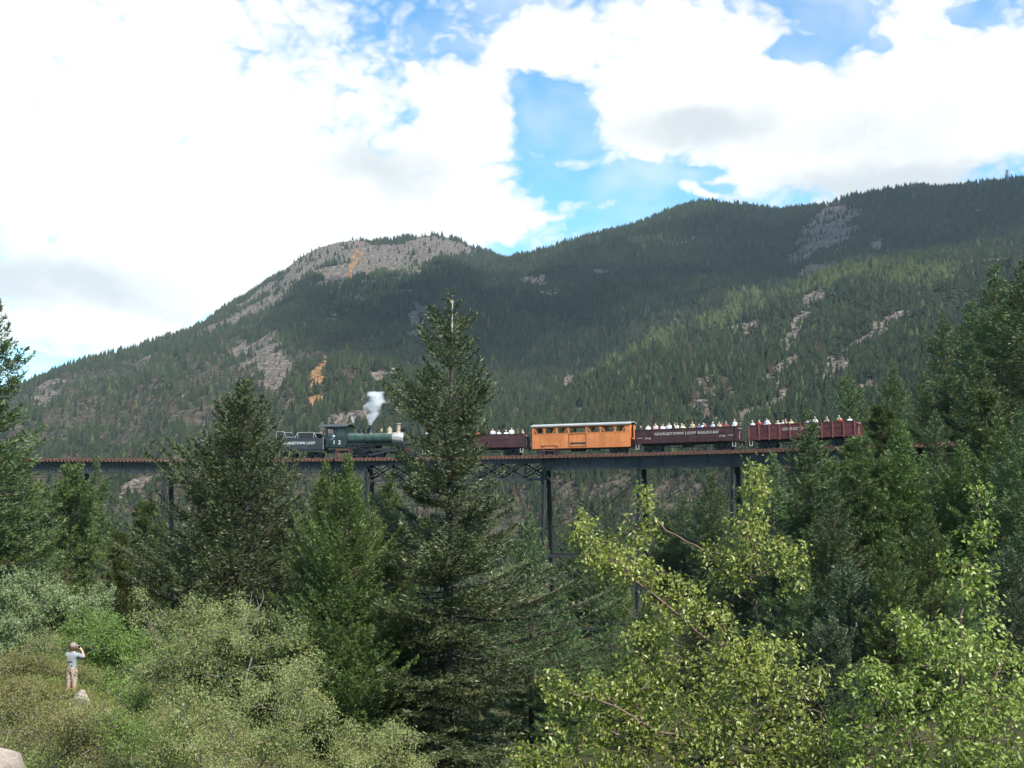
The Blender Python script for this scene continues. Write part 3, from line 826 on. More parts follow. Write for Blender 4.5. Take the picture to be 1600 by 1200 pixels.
orange_d = pmat('coach_orange_trim', (.53, .172, .055), .65, 0, .12, 1.2, .05)
roof_m = pmat('coach_roof_grey', (.32, .33, .32), .6, 0, .12, 2, .05)
maroon_m = pmat('gondola_dark_maroon', (.050, .020, .021), .6, 0, .3, 1.2, .08, isl=.15)
maroon2_m = pmat('gondola_red_maroon', (.100, .026, .025), .6, 0, .3, 1.2, .08, isl=.15)
maroon3_m = pmat('gondola_post_maroon', (.20, .075, .065), .6, 0, .2, 1.5, .08)
wood_in = pmat('bench_wood', (.20, .12, .07), .8)
glass_m = bpy.data.materials.new('cab_glass'); glass_m.use_nodes = True
_g = glass_m.node_tree.nodes['Principled BSDF']; _g.inputs['Base Color'].default_value = (.03, .035, .035, 1); _g.inputs['Roughness'].default_value = .08

def letters(txt, parent, x, z, y, size, mat, width=None, name='lettering'):
    cu = bpy.data.curves.new(name, 'FONT'); cu.body = txt; cu.size = size; cu.align_x = 'CENTER'; cu.align_y = 'CENTER'; cu.extrude = .006; cu.offset = size * .004
    cu.space_character = 1.15; cu.resolution_u = 2
    cu.materials.append(mat)
    tmp = bpy.data.objects.new(name, cu); COL.objects.link(tmp)
    me = bpy.data.meshes.new_from_object(tmp.evaluated_get(bpy.context.evaluated_depsgraph_get()))
    bpy.data.objects.remove(tmp); bpy.data.curves.remove(cu); me.name = name
    o = link(name, me, parent); o.location = (x, y, z); o.rotation_euler = (math.pi / 2, 0, 0)
    if width: o.scale = (width, 1, 1)
    return o

WHEEL = {}
def wheel_mesh(r, spokes=0):
    k = (r, spokes)
    if k in WHEEL: return WHEEL[k]
    b = MB()
    if not spokes:
        b.lathe((0, 0, 0), [(.03, -.09), (.09, -.085), (.09, -.06), (r - .08, -.05), (r - .06, -.07), (r, -.065), (r, .03), (r + .03, .035), (r + .03, .06), (.03, .06)], 18, 'y')
    else:
        b.lathe((0, 0, 0), [(r - .09, -.06), (r, -.06), (r, .03), (r + .03, .035), (r + .03, .06), (r - .09, .06), (r - .09, -.06)], 22, 'y')
        b.lathe((0, 0, 0), [(.03, -.09), (.11, -.085), (.11, .06), (.03, .06)], 12, 'y')
        for i in range(spokes):
            a = i * 2 * math.pi / spokes
            b.bar((.09 * math.cos(a), 0, .09 * math.sin(a)), ((r - .07) * math.cos(a), 0, (r - .07) * math.sin(a)), .06, .06, up=(0, 1, 0))
        b.prism([(-.2, -r * .55), (.2, -r * .55), (.14, -r * .85), (-.14, -r * .85)], -.04, .04)
    me = b.mesh('wheel', wheel_m, True); WHEEL[k] = me
    return me

def truck(root, x, r=.36, wb=1.25):
    b = MB()
    for s in (-1, 1):
        y = s * .72
        b.bar((x - wb / 2 - .2, y, r + .06), (x + wb / 2 + .2, y, r + .06), .09, .14)
        b.bar((x - wb / 2, y, r + .2), (x - .28, y, r + .34), .07, .09); b.bar((x + wb / 2, y, r + .2), (x + .28, y, r + .34), .07, .09)
        b.bar((x - .3, y, r + .34), (x + .3, y, r + .34), .1, .1)
        b.bar((x - wb / 2, y, r - .02), (x - .25, y, r - .16), .06, .07); b.bar((x + wb / 2, y, r - .02), (x + .25, y, r - .16), .06, .07); b.bar((x - .3, y, r - .16), (x + .3, y, r - .16), .08, .08)
        for q in (-wb / 2, wb / 2): b.box(x + q - .10, x + q + .10, y - .13 if s < 0 else y - .06, y + .06 if s < 0 else y + .13, r - .10, r + .14)
        b.tube([(x - .1, y, r - .1), (x - .1, y, r + .3)], .07, 6); b.tube([(x + .1, y, r - .1), (x + .1, y, r + .3)], .07, 6)
    b.box(x - .2, x + .2, -.85, .85, r + .02, r + .28)
    for q in (-wb / 2, wb / 2): b.tube([(x + q, -.6, r), (x + q, .6, r)], .06, 8)
    t = b.build('truck', iron_m, root)
    for q in (-wb / 2, wb / 2):
        for s in (-1, 1):
            w = link('wheel', wheel_mesh(r), t); w.location = (x + q, s * .50, r)
            if s > 0: w.rotation_euler = (0, 0, math.pi)
    return t

def coupler(root, x0, x1):
    b = MB(); b.bar((x0, 0, .75), (x1, 0, .75), .16, .16); e = 1 if x1 > x0 else -1
    b.box(min(x1, x1 + e * .16), max(x1, x1 + e * .16), -.14, .14, .62, .88)
    b.tube([(x0, .3, .65), (x0 + (x1 - x0) * .6, .3, .5), (x1 + e * .1, .2, .55)], .03, 5)
    return b.build('coupler', iron_m, root)

# ---- locomotive
def locomotive():
    M, L = frame_between(s_at(515), s_at(657))
    M = M @ Matrix.Translation((-L / 2, 0, 0))
    root = empty('steam_locomotive', mat=M)
    k = L / 10.7
    R = .63
    # boiler: straight barrel with wagon-top taper behind
    b = MB(); b.lathe((0, 0, 2.28), [(.1, 2.2 * k), (.74, 2.2 * k), (.74, 3.1 * k), (.66, 4.0 * k), (R, 4.3 * k), (R, 7.55 * k), (.1, 7.55 * k)], 28, 'x'); bo = b.build('boiler', boiler_m, root, True)
    for x in (3.3, 4.35, 5.4, 6.5, 7.45):
        rr = .74 if x < 3.2 else .72 if x < 3.9 else R + .02
        if x < 4: rr = .735
        b = MB(); b.lathe((0, 0, 2.28), [(rr - .1, (x - .03) * k), (rr + .004, (x - .03) * k), (rr + .004, (x + .03) * k), (rr - .1, (x + .03) * k)], 28, 'x'); b.build('boiler_band', brass_m if x > 7 else black_m, bo, True)
    b = MB(); b.lathe((0, 0, 2.28), [(.1, 7.56 * k), (.64, 7.56 * k), (.66, 7.62 * k), (.66, 8.72 * k), (.6, 8.8 * k), (.1, 8.82 * k)], 28, 'x'); sb = b.build('smokebox', smoke_m, root, True)
    b = MB(); b.lathe((0, 0, 2.28), [(.05, 8.82 * k), (.5, 8.82 * k), (.45, 8.92 * k), (.2, 8.97 * k), (.03, 8.97 * k)], 20, 'x'); b.build('smokebox_door', black_m, sb, True)
    b = MB(); b.lathe((8.15 * k, 0, 2.85), [(.36, 0), (.28, .12), (.23, .25), (.25, 1.02), (.34, 1.06), (.34, 1.14), (.26, 1.16), (.2, 1.16)], 18); b.build('smokestack', stack_m, root, True)
    for x, r, h, mm in ((3.75, .36, .62, black_m), (4.85, .38, .78, black_m), (7.1, .30, .66, stack_m)):
        b = MB(); b.lathe((x * k, 0, 2.85), [(r + .12, -.15), (r + .03, .05), (r, .12), (r, h * .62), (r * .9, h * .8), (r * .6, h * .95), (.12, h), (.12, h + .1), (.02, h + .12)], 18); b.build('dome', mm, root, True)
    b = MB(); b.lathe((6.15 * k, 0, 3.05), [(.05, .36), (.1, .34), (.13, .2), (.2, .03), (.2, 0), (.02, 0)], 12)
    b.bar((6.15 * k, -.26, 2.85), (6.15 * k, -.26, 3.35), .05, .05); b.bar((6.15 * k, .26, 2.85), (6.15 * k, .26, 3.35), .05, .05); b.bar((6.15 * k, -.26, 3.38), (6.15 * k, .26, 3.38), .06, .06)
    b.build('bell', brass_m, root, True)
    b = MB(); b.lathe((4.35 * k, .25, 2.95), [(.05, 0), (.05, .45), (.09, .47), (.09, .6), (.02, .62)], 10); b.build('whistle', brass_m, root, True)
    b = MB(); b.box(8.5 * k, 8.95 * k, -.25, .25, 2.98, 3.06); b.lathe((0, 0, 3.36), [(.05, 8.5 * k), (.26, 8.5 * k), (.28, 8.98 * k), (.22, 9.0 * k), (.05, 8.9 * k)], 16, 'x'); b.build('headlight', black_m, root, True)
    # cab
    x0, x1 = .0, 2.42 * k; zt = 3.62; z0 = 1.32
    b = MB()
    for s in (-1, 1):
        y0, y1 = (-1.24, -1.18) if s < 0 else (1.18, 1.24)
        b.box(x0, x1, y0, y1, z0, 2.46); b.box(x0, x1, y0, y1, 3.36, zt)
        for a, c in ((x0, x0 + .16), (x0 + 1.22, x0 + 1.36), (x1 - .14, x1)): b.box(a, c, y0, y1, 2.46, 3.36)
        b.box(x0, x1, y0 - .03 if s < 0 else y1, y0 if s < 0 else y1 + .03, 1.30, 1.38)
    b.box(x1 - .06, x1, -1.17, 1.17, 2.9, zt); b.box(x1 - .06, x1, -1.17, -.75, 1.32, 2.9); b.box(x1 - .06, x1, .75, 1.17, 1.32, 2.9)
    b.box(x0 + .05, x1 - .1, -1.17, 1.17, z0 - .1, z0 + .02); b.box(x0 + .1, x1 - .1, -.5, .5, 1.36, 2.2)
    cab = b.build('cab', cab_m, root)
    b = MB(); n = 10; poly = [(-1.52 + 3.04 * i / n, 3.62 + .30 * (1 - (2 * i / n - 1) ** 2)) for i in range(n + 1)]
    vs = [(-.95, y, z) for y, z in poly] + [(x1 + .18, y, z) for y, z in poly] + [(-.95, y, z + .07) for y, z in poly] + [(x1 + .18, y, z + .07) for y, z in poly]
    m1 = n + 1; fs = []
    for i in range(n): fs += [(i, i + 1, m1 + i + 1, m1 + i), (2 * m1 + i, 3 * m1 + i, 3 * m1 + i + 1, 2 * m1 + i + 1), (i, 2 * m1 + i, 2 * m1 + i + 1, i + 1), (m1 + i, m1 + i + 1, 3 * m1 + i + 1, 3 * m1 + i)]
    fs += [(0, m1, 3 * m1, 2 * m1), (n, 2 * m1 + n, 3 * m1 + n, m1 + n)]
    b.add(vs, fs); b.build('cab_roof', tend_m, cab)
    for s in (-1, 1):
        b = MB(); b.box(x0 + 1.37, x1 - .15, s * 1.21 - .012, s * 1.21 + .012, 2.47, 3.35); b.build('window_pane', glass_m, cab)
    letters('1 2', root, (x0 + x1) / 2 + .1, 1.82, -1.25, .62, white_m, 1.15, 'cab_number')
    # running boards, frame, cylinders, wheels
    for s in (-1, 1):
        b = MB(); b.box(x1 + .02, 9.2 * k, s * 1.12 - .2, s * 1.12 + .2, 1.52, 1.58); b.box(x1 + .02, 9.2 * k, s * 1.3 - .02, s * 1.3 + .02, 1.45, 1.6); b.build('running_board', black_m, root)
        b = MB(); b.bar((x1, s * .86, 2.75), (8.9 * k, s * .86, 2.75), .035, .035)
        for x in (3.2, 4.6, 6, 7.4): b.bar((x * k, s * .6, 2.7), (x * k, s * .88, 2.75), .03, .03)
        b.build('handrail', palerail_m, root)
        b = MB(); b.lathe((0, s * 1.02, .72), [(.05, 7.55 * k), (.34, 7.55 * k), (.34, 7.62 * k), (.29, 7.64 * k), (.29, 8.5 * k), (.34, 8.52 * k), (.34, 8.6 * k), (.05, 8.62 * k)], 16, 'x'); b.box(7.62 * k, 8.52 * k, s * 1.02 - .22, s * 1.02 + .22, 1.0, 1.4); b.build('cylinder', black_m, root, True)
        for x in (2.65, 3.8, 4.95, 6.1):
            w = link('driving_wheel', wheel_mesh(.48, 12), root); w.location = (x * k, s * .52, .48); 
            if s > 0: w.rotation_euler = (0, 0, math.pi)
        w = link('pilot_wheel', wheel_mesh(.33, 0), root); w.location = (8.7 * k, s * .5, .33)
        b = MB(); b.bar((2.5 * k, s * .68, .32), (6.25 * k, s * .68, .32), .05, .11); b.build('side_rod', wheel_m, root)
        b = MB(); b.bar((4.95 * k, s * .76, .34), (7.1 * k, s * .9, .70), .05, .11); b.bar((7.0 * k, s * .98, .72), (7.6 * k, s * 1.0, .72), .06, .06); b.bar((6.9 * k, s * .98, .88), (7.7 * k, s * .98, .90), .06, .07); b.build('main_rod', wheel_m, root)
        b = MB(); b.box(2.5 * k, 3.7 * k, s * 1.1 - .14, s * 1.1 + .14, 1.1, 1.44); b.lathe((0, s * 1.08, 1.3), [(.05, 4.2 * k), (.18, 4.2 * k), (.18, 5.8 * k), (.05, 5.8 * k)], 12, 'x'); b.build('air_tank', black_m, root)
    b = MB(); b.box(.2, 9.2 * k, -.42, .42, .62, 1.05); b.box(2.2 * k, 4.4 * k, -.55, .55, 1.0, 1.75); b.box(7.5 * k, 8.7 * k, -.55, .55, .8, 1.7); b.build('frame', black_m, root)
    b = MB(); b.box(9.2 * k, 9.4 * k, -1.15, 1.15, .7, 1.05); b.build('pilot_beam', maroon2_m, root)
    b = MB()
    for i in range(9):
        y = -.9 + i * .225; b.bar((9.35 * k, y, .72), (10.3 * k - abs(y) * .55, y * .55, .16), .07, .07)
    b.bar((9.4 * k, -1.0, .18), (10.3 * k, 0, .16), .08, .1); b.bar((9.4 * k, 1.0, .18), (10.3 * k, 0, .16), .08, .1); b.build('pilot', black_m, root)
    tag(root, 'green and black steam locomotive numbered 12 crossing the bridge', 'locomotive')
    return root, M

def tender():
    M, L = frame_between(s_at(436.5), s_at(511.5)); root = empty('tender', mat=M); h = L / 2
    x0, x1 = -h, h
    b = MB(); b.box(x0 + .05, x1 - .25, -1.2, 1.2, 1.02, 2.36); b.build('tank', tend_m, root, bevel=.05)
    b = MB(); b.box(x0 - .02, x1, -1.28, 1.28, .86, 1.02); b.build('frame', black_m, root)
    b = MB()
    for s in (-1, 1):
        y = s * 1.15
        b.prism([(x0 + .1, 2.36), (x1 - .9, 2.36), (x1 - 1.25, 3.0), (x1 - 2.9, 3.0), (x1 - 3.1, 2.45), (x0 + 1.5, 2.45), (x0 + 1.0, 3.1), (x0 + .1, 3.1)], y - .03, y + .03)
    b.box(x0 + .1, x0 + .16, -1.12, 1.12, 2.36, 3.1); b.box(x1 - 1.4, x1 - 1.3, -1.12, 1.12, 2.36, 2.95)
    b.build('coal_bunker', black_m, root)
    b = MB()
    for s in (-1, 1):
        y = s * 1.19
        pl = [(x0 + .05, 3.16), (x0 + 1.0, 3.16), (x0 + 1.28, 2.5), (x0 + 2.4, 2.5), (x0 + 2.7, 3.05), (x1 - 1.3, 3.05), (x1 - .95, 2.45)]
        for p, q in zip(pl[:-1], pl[1:]): b.bar((p[0], y, p[1]), (q[0], y, q[1]), .05, .05)
        for p in pl[:-1]: b.bar((p[0], y, 2.36), (p[0], y, p[1]), .035, .035)
    b.build('rack_rail', palerail_m, root)
    g = random.Random(9); V = []; 
    b = MB()
    for i in range(60):
        x = g.uniform(x0 + .4, x1 - 1.5); y = g.uniform(-.95, .95); r = g.uniform(.12, .22)
        b.lathe((x, y, 2.42 + .35 * (1 - abs(y))), [(r * .4, -r), (r, -.2 * r), (r * .8, r * .6), (r * .2, r)], 6)
    c = b.build('coal', black_m, root); c['kind'] = 'stuff'
    letters('GEORGETOWN LOOP', root, -.15, 1.78, -1.215, .44, white_m, .82)
    truck(root, x0 + 1.25); truck(root, x1 - 1.45); coupler(root, x1 - .1, x1 + .1); coupler(root, x0 + .1, x0 - .3)
    b = MB(); b.bar((x0 + .02, -1.24, 1.0), (x0 + .02, -1.24, 2.3), .04, .04); b.bar((x1 - .1, -1.24, 1.0), (x1 - .1, -1.24, 2.5), .04, .04); b.build('grab_iron', palerail_m, root)
    tag(root, 'dark grey tender lettered in white behind the engine cab', 'tender')

def boards(b, x0, x1, y0, y1, z0, z1, w, g):
    x = x0
    while x < x1 - .02:
        e = min(x + w, x1); j = g.uniform(0, .008)
        b.box(x + .007, e - .007, y0 - j, y1, z0, z1); x = e

def gondola(p0, p1, mat, name_label, posts, text, number, seed):
    M, L = frame_between(s_at(p0), s_at(p1)); root = empty('gondola_car', mat=M); h = L / 2; g = random.Random(seed)
    zt = 2.40; zb = 1.16
    b = MB()
    nb = 5; hh = (zt - zb) / nb
    for i in range(nb):                                    # horizontal side boards, too thin to tell apart from here
        for s in (-1, 1):
            j = g.uniform(0, .01); y = s * 1.22
            b.box(-h + .06, h - .06, y - .03 - (j if s < 0 else 0), y + .03 + (j if s > 0 else 0), zb + i * hh + .006, zb + (i + 1) * hh - .006)
    for e in (-1, 1):
        for i in range(nb): b.box(e * (h - .03) - .03, e * (h - .03) + .03, -1.2, 1.2, zb + i * hh + .006, zb + (i + 1) * hh - .006)
    b.build('side_boards', mat, root)
    b = MB()
    for s in (-1, 1): b.box(-h, h, s * 1.22 - .09, s * 1.22 + .09, .94, zb)
    for e in (-1, 1): b.box(e * (h - .12) - .1, e * (h - .12) + .1, -1.12, 1.12, .94, zb)
    b.build('sill', mat, root)
    b = MB()
    for s in (-1, 1): b.box(-h, h, s * 1.22 - .06, s * 1.22 + .06, zt, zt + .06)
    b.build('top_rail', mat, root)
    n = posts
    for i in range(n + 1):
        x = -h + .12 + (L - .24) * i / n
        for s in (-1, 1):
            if posts <= 6 and s < 0 and 0 < i < n: continue
            b = MB(); b.box(x - .06, x + .06, s * 1.29 - .035, s * 1.29 + .035, .86, zt + .02); b.build('stake_post', maroon3_m if posts > 6 else mat, root)
    b = MB(); b.box(-h + .1, h - .1, -1.18, 1.18, 1.10, 1.18); b.build('floor', wood_in, root)
    for s in (-1, 1):
        b = MB(); b.box(-h + .5, h - .5, s * .62 - .22, s * .62 + .22, 2.0, 2.06)
        for x in np.linspace(-h + .7, h - .7, 6): b.box(x - .04, x + .04, s * .62 - .18, s * .62 + .18, 1.18, 2.0)
        b.build('bench', wood_in, root)
    for x in np.linspace(-h + 1.6, h - 1.6, 2): pass
    b = MB()
    for e in (-1, 1):
        for s in (-1, 1):
            x = e * (h - .3)
            b.bar((x - .16, s * 1.28, .82), (x - .16, s * 1.28, .38), .04, .04); b.bar((x + .16, s * 1.28, .82), (x + .16, s * 1.28, .38), .04, .04); b.bar((x - .18, s * 1.28, .38), (x + .18, s * 1.28, .38), .05, .05)
    b.build('stirrup_step', cream_m, root)
    b = MB(); b.tube([(h + .12, -.7, 1.1), (h + .12, -.7, 2.2)], .03, 6); b.lathe((h + .12, -.7, 2.2), [(.24, -.02), (.27, -.02), (.27, .03), (.24, .03), (.24, -.02)], 14); b.bar((h - .12 + .24, -.95, 2.2), (h + .12, -.45, 2.2), .03, .03); b.build('brake_wheel', palerail_m, root)
    b = MB(); b.box(-h + .5, h - .5, -.5, -.4, .68, .9); b.box(-h + .5, h - .5, .4, .5, .68, .9)
    for s in (-1, 1):
        for a, c in (((-h + 2.0, .74), (-h + 3.4, .48)), ((-h + 3.4, .48), (h - 3.4, .48)), ((h - 3.4, .48), (h - 2.0, .74))): b.bar((a[0], s * .95, a[1]), (c[0], s * .95, c[1]), .04, .04)
    b.tube([(-.6, -.2, .62), (.7, -.2, .62)], .18, 10)
    b.build('underframe', iron_m, root)
    truck(root, -h + 1.7); truck(root, h - 1.7); coupler(root, h - .2, h + .28); coupler(root, -h + .2, -h - .28)
    if text: letters(text, root, 0.15, zb + .74, -1.268, .40, cream_m, 1.03 if posts < 7 else .9)
    if number:
        for x in (-h + 1.5, h - 1.55): letters(number, root, x, zb + .30, -1.268, .30, cream_m, 1.3, 'car_number')
        b = MB(); b.box(-h + .3, -h + .9, -1.268, -1.262, zb + .36, zb + .40); b.box(h - .95, h - .35, -1.268, -1.262, zb + .36, zb + .40); b.build('painted_stripe', cream_m, root)
    tag(root, name_label, 'gondola')
    return root, M, h

def coach():
    M, L = frame_between(s_at(838), s_at(989.5)); root = empty('open_air_coach', mat=M); h = L / 2; g = random.Random(3)
    zb, zm, zt = .78, 2.26, 3.10
    dx0, dx1 = -h + L * .385, -h + L * .56        # centre door bay
    for s in (-1, 1):
        y = s * 1.22
        for nm, a, c in (('wall_boards', -h, dx0 - .02), ('wall_boards', dx1 + .02, h)):
            b = MB(); boards(b, a, c, y - .03, y + .03, zb, zm, .20, g); b.build(nm, orange_m, root)
        b = MB(); boards(b, dx0, dx1, y - .02, y + .02, zb + .08, zm - .1, .20, g); dr = b.build('door', orange_m, root)
        b = MB(); b.box(dx0 + .12, dx1 - .06, y + s * .02 - .012, y + s * .02 + .012, zb + .30, zb + .52); b.build('door_slot', iron_m, dr)
        b = MB(); b.box(dx0 - .03, dx0 + .01, y + s * .05 - .01, y + s * .05 + .01, zb, zm - .02); b.box(dx1 - .01, dx1 + .03, y + s * .05 - .01, y + s * .05 + .01, zb, zm - .02); b.build('door_track', iron_m, dr)
        b = MB(); b.box(-h, h, y - .05, y + .05, zm, zm + .10); b.box(-h, h, y - .05, y + .05, zt - .12, zt); b.box(-h, h, y - .05, y + .05, zb - .1, zb); b.build('rail_trim', orange_d, root)
        L3 = dx0 + h; R3 = h - dx1
        xs = [-h + .12, -h + L3 / 3, -h + 2 * L3 / 3, dx0 - .06, dx1 + .06, dx1 + R3 / 3, dx1 + 2 * R3 / 3, h - .38]
        for i, x in enumerate(xs):
            w = .09 if i not in (0, 7) else .14
            b = MB(); b.box(x - w, x + w, y - .048, y + .048, zm + .1, zt - .12); b.build('window_post', orange_d, root)
        b = MB(); b.box(h - .30, h, y - .03, y + .03, zm + .1, zt - .12); b.build('corner_panel', orange_m, root)
        wins = [(xs[0], xs[1], -1), (xs[1], xs[2], 1), (xs[2], xs[3], 1), (xs[4], xs[5], -1), (xs[5], xs[6], -1), (xs[6], xs[7], 1)]
        for a, c, d in wins:
            for x, dd in ((a, 1), (c, -1)):
                if (dd == 1 and d < 0) or (dd == -1 and d > 0) or True:
                    long = (dd == 1 and d < 0) or (dd == -1 and d > 0)
                    q = .38 if long else .16
                    p0 = (x + dd * .08, y, zt - .14); p1 = (x + dd * (.08 + q), y, zm + .1) if False else None
                    b = MB()
                    if long: b.bar((x + dd * .10, y, zt - .15), (x + dd * (.10 + q), y, zm + .12), .07, .09)
                    else: b.bar((x + dd * .10, y, zt - .35), (x + dd * .26, y, zt - .14), .06, .07)
                    b.build('window_brace', orange_d, root)
    for e in (-1, 1):
        b = MB(); x = e * (h - .03)
        for i in range(10): b.box(x - .03, x + .03, -1.18 + i * .236 + .004, -1.18 + (i + 1) * .236 - .004, zb, zt if abs(i - 4.5) > 1.5 else zb + .9)
        b.build('end_wall', orange_m, root)
    b = MB(); n = 10; ov = .14
    poly = [(-1.36 + 2.72 * i / n, zt + .02 + .22 * (1 - (2 * i / n - 1) ** 2)) for i in range(n + 1)]
    m1 = n + 1; X0, X1 = -h - ov, h + ov
    vs = [(X0, y, z) for y, z in poly] + [(X1, y, z) for y, z in poly] + [(X0, y, z + .10) for y, z in poly] + [(X1, y, z + .10) for y, z in poly]; fs = []
    for i in range(n): fs += [(i, i + 1, m1 + i + 1, m1 + i), (2 * m1 + i, 3 * m1 + i, 3 * m1 + i + 1, 2 * m1 + i + 1), (i, 2 * m1 + i, 2 * m1 + i + 1, i + 1), (m1 + i, m1 + i + 1, 3 * m1 + i + 1, 3 * m1 + i)]
    fs += [(0, m1, 3 * m1, 2 * m1), (n, 2 * m1 + n, 3 * m1 + n, m1 + n)]
    b.add(vs, fs); b.build('roof', roof_m, root)
    b = MB(); b.box(-h, h, -1.18, 1.18, zb - .08, zb + .02); b.build('floor', wood_in, root)
    b = MB(); b.box(-h + .3, h - .3, -.5, -.4, .55, .72); b.box(-h + .3, h - .3, .4, .5, .55, .72); b.tube([(-1.5, .2, .5), (0.2, .2, .5)], .18, 10); b.box(1.2, 2.0, -.9, -.4, .35, .7); b.build('underframe', iron_m, root)
    b = MB()
    for s in (-1, 1): b.tube([(h + .1, s * .9, .8), (h + .1, s * .9, 2.6)], .03, 6)
    b.build('grab_iron', iron_m, root)
    truck(root, -h + 1.6, .34); truck(root, h - 1.6, .34); coupler(root, h - .2, h + .3); coupler(root, -h + .2, -h - .3)
    tag(root, 'bright orange boarded coach with open windows and pale grey roof', 'railway coach')
    return root, M, h

LOCO, LOCO_M = locomotive()
tender()
G1 = gondola(665, 824, maroon_m, 'dark maroon open car half hidden by the tall spruce, beside the engine', 5, None, None, 1)
COACH = coach()
G2 = gondola(998.5, 1157, maroon_m, 'dark maroon open car lettered GEORGETOWN LOOP RAILROAD, full of passengers', 5, 'GEORGETOWN LOOP RAILROAD', '710', 2)
G3 = gondola(1176, 1344, maroon2_m, 'reddish maroon open car with upright stakes at the tail of the train', 10, 'GEORGETOWN LOOP', None, 3)
# ------------------------------------------------------------------ people
def skin_mesh(name, joints, edges, mats, assign, sub=1):
    """joints: name -> (pos, rx, ry); one continuous skinned figure"""
    keys = list(joints); me = bpy.data.meshes.new(name + '_rig')
    me.from_pydata([joints[k][0] for k in keys], [(keys.index(a), keys.index(b)) for a, b in edges], [])
    o = bpy.data.objects.new(name + '_rig', me); COL.objects.link(o)
    sk = o.modifiers.new('skin', 'SKIN'); sk.use_smooth_shade = True
    for i, k in enumerate(keys):
        d = me.skin_vertices[0].data[i]; d.radius = (joints[k][1], joints[k][2]); d.use_root = (k == 'pelvis')
    o.modifiers.new('sub', 'SUBSURF').levels = sub
    dg = bpy.context.evaluated_depsgraph_get()
    out = bpy.data.meshes.new_from_object(o.evaluated_get(dg))
    bpy.data.objects.remove(o); bpy.data.meshes.remove(me)
    out.name = name; out.materials.clear()
    for m in mats: out.materials.append(m)
    for p in out.polygons:
        p.material_index = assign(p.center); p.use_smooth = True
    return out

skin_m = pmat('skin', (.46, .28, .20), .6, 0, .1, 8, 0)
CL = {k: pmat('cloth_' + k, c, .85, 0, .12, 8, 0) for k, c in dict(
    white=(.75, .75, .74), black=(.03, .03, .035), tan=(.48, .36, .24), blue=(.10, .17, .42), red=(.50, .04, .04), pale_blue=(.42, .52, .66),
    maroon=(.24, .05, .05), grey=(.30, .31, .33), green=(.22, .40, .24), navy=(.04, .05, .11), yellow=(.6, .5, .2), pink=(.62, .35, .36)).items()}
HAT = {'white': CL['white'], 'tan': CL['tan'], 'black': CL['black'], 'red': CL['red'], 'blue': CL['blue'],
       'brown_hair': pmat('hair_brown', (.08, .045, .025), .7), 'fair_hair': pmat('hair_fair', (.42, .30, .15), .7), 'grey_hair': pmat('hair_grey', (.4, .39, .37), .7)}

def passenger_mesh(kind):
    J = dict(pelvis=((0, 0, 0.08), .17, .15), waist=((0, .0, .26), .15, .13), chest=((0, .0, .46), .18, .13), neck=((0, 0, .60), .06, .06), chin=((0, -.02, .68), .075, .08), crown=((0, -.01, .80), .085, .10), top=((0, 0, .86), .05, .06))
    E = [('pelvis', 'waist'), ('waist', 'chest'), ('chest', 'neck'), ('neck', 'chin'), ('chin', 'crown'), ('crown', 'top')]
    for s, n in ((-1, 'l'), (1, 'r')):
        J['sh' + n] = ((s * .2, 0, .52), .07, .07)
        if kind == 1 and s > 0:
            J['el' + n] = ((s * .36, -.05, .66), .05, .05); J['wr' + n] = ((s * .34, -.12, .88), .035, .035); J['ha' + n] = ((s * .34, -.13, .97), .04, .025)
        elif kind == 2:
            J['el' + n] = ((s * .30, -.18, .40), .05, .05); J['wr' + n] = ((s * .12, -.30, .58), .035, .035); J['ha' + n] = ((s * .06, -.24, .66), .04, .03)
        else:
            J['el' + n] = ((s * .27, -.02, .26), .05, .05); J['wr' + n] = ((s * .22, -.22, .18), .035, .035); J['ha' + n] = ((s * .18, -.30, .17), .04, .025)
        if kind == 3:
            J['hp' + n] = ((s * .1, 0, 0.0), .11, .11); J['kn' + n] = ((s * .11, -.02, -.40), .08, .08); J['ft' + n] = ((s * .11, 0, -.76), .06, .06); J['to' + n] = ((s * .12, -.16, -.79), .05, .035)
        else:
            J['hp' + n] = ((s * .1, -.08, .06), .10, .10); J['kn' + n] = ((s * .13, -.46, .06), .075, .075); J['ft' + n] = ((s * .13, -.46, -.34), .055, .055); J['to' + n] = ((s * .14, -.60, -.38), .05, .035)
        E += [('chest', 'sh' + n), ('sh' + n, 'el' + n), ('el' + n, 'wr' + n), ('wr' + n, 'ha' + n), ('pelvis', 'hp' + n), ('hp' + n, 'kn' + n), ('kn' + n, 'ft' + n), ('ft' + n, 'to' + n)]
    def asg(c):
        if c.z > .775 and abs(c.x) < .16 and (c.y > -.09 or c.z > .82): return 2
        if c.z > .60 and abs(c.x) < .15: return 1
        if abs(c.x) > .24 and (c.z < .30 or (kind == 1 and c.z > .70)): return 1
        if kind != 3 and c.y < -.16 and c.z > .12 and c.z < .75: return 1
        if c.z < .10: return 3
        return 0
    return skin_mesh('person', J, E, [CL['white'], skin_m, HAT['tan'], CL['navy']], asg, 1)
PM = [passenger_mesh(k) for k in range(4)]
ORD = ['first', 'second', 'third', 'fourth', 'fifth', 'sixth', 'seventh', 'eighth', 'ninth', 'tenth', 'eleventh', 'twelfth', 'thirteenth', 'fourteenth', 'fifteenth', 'sixteenth', 'seventeenth', 'eighteenth', 'nineteenth',
       'twentieth', 'twenty-first', 'twenty-second', 'twenty-third', 'twenty-fourth', 'twenty-fifth', 'twenty-sixth', 'twenty-seventh', 'twenty-eighth', 'twenty-ninth', 'thirtieth']

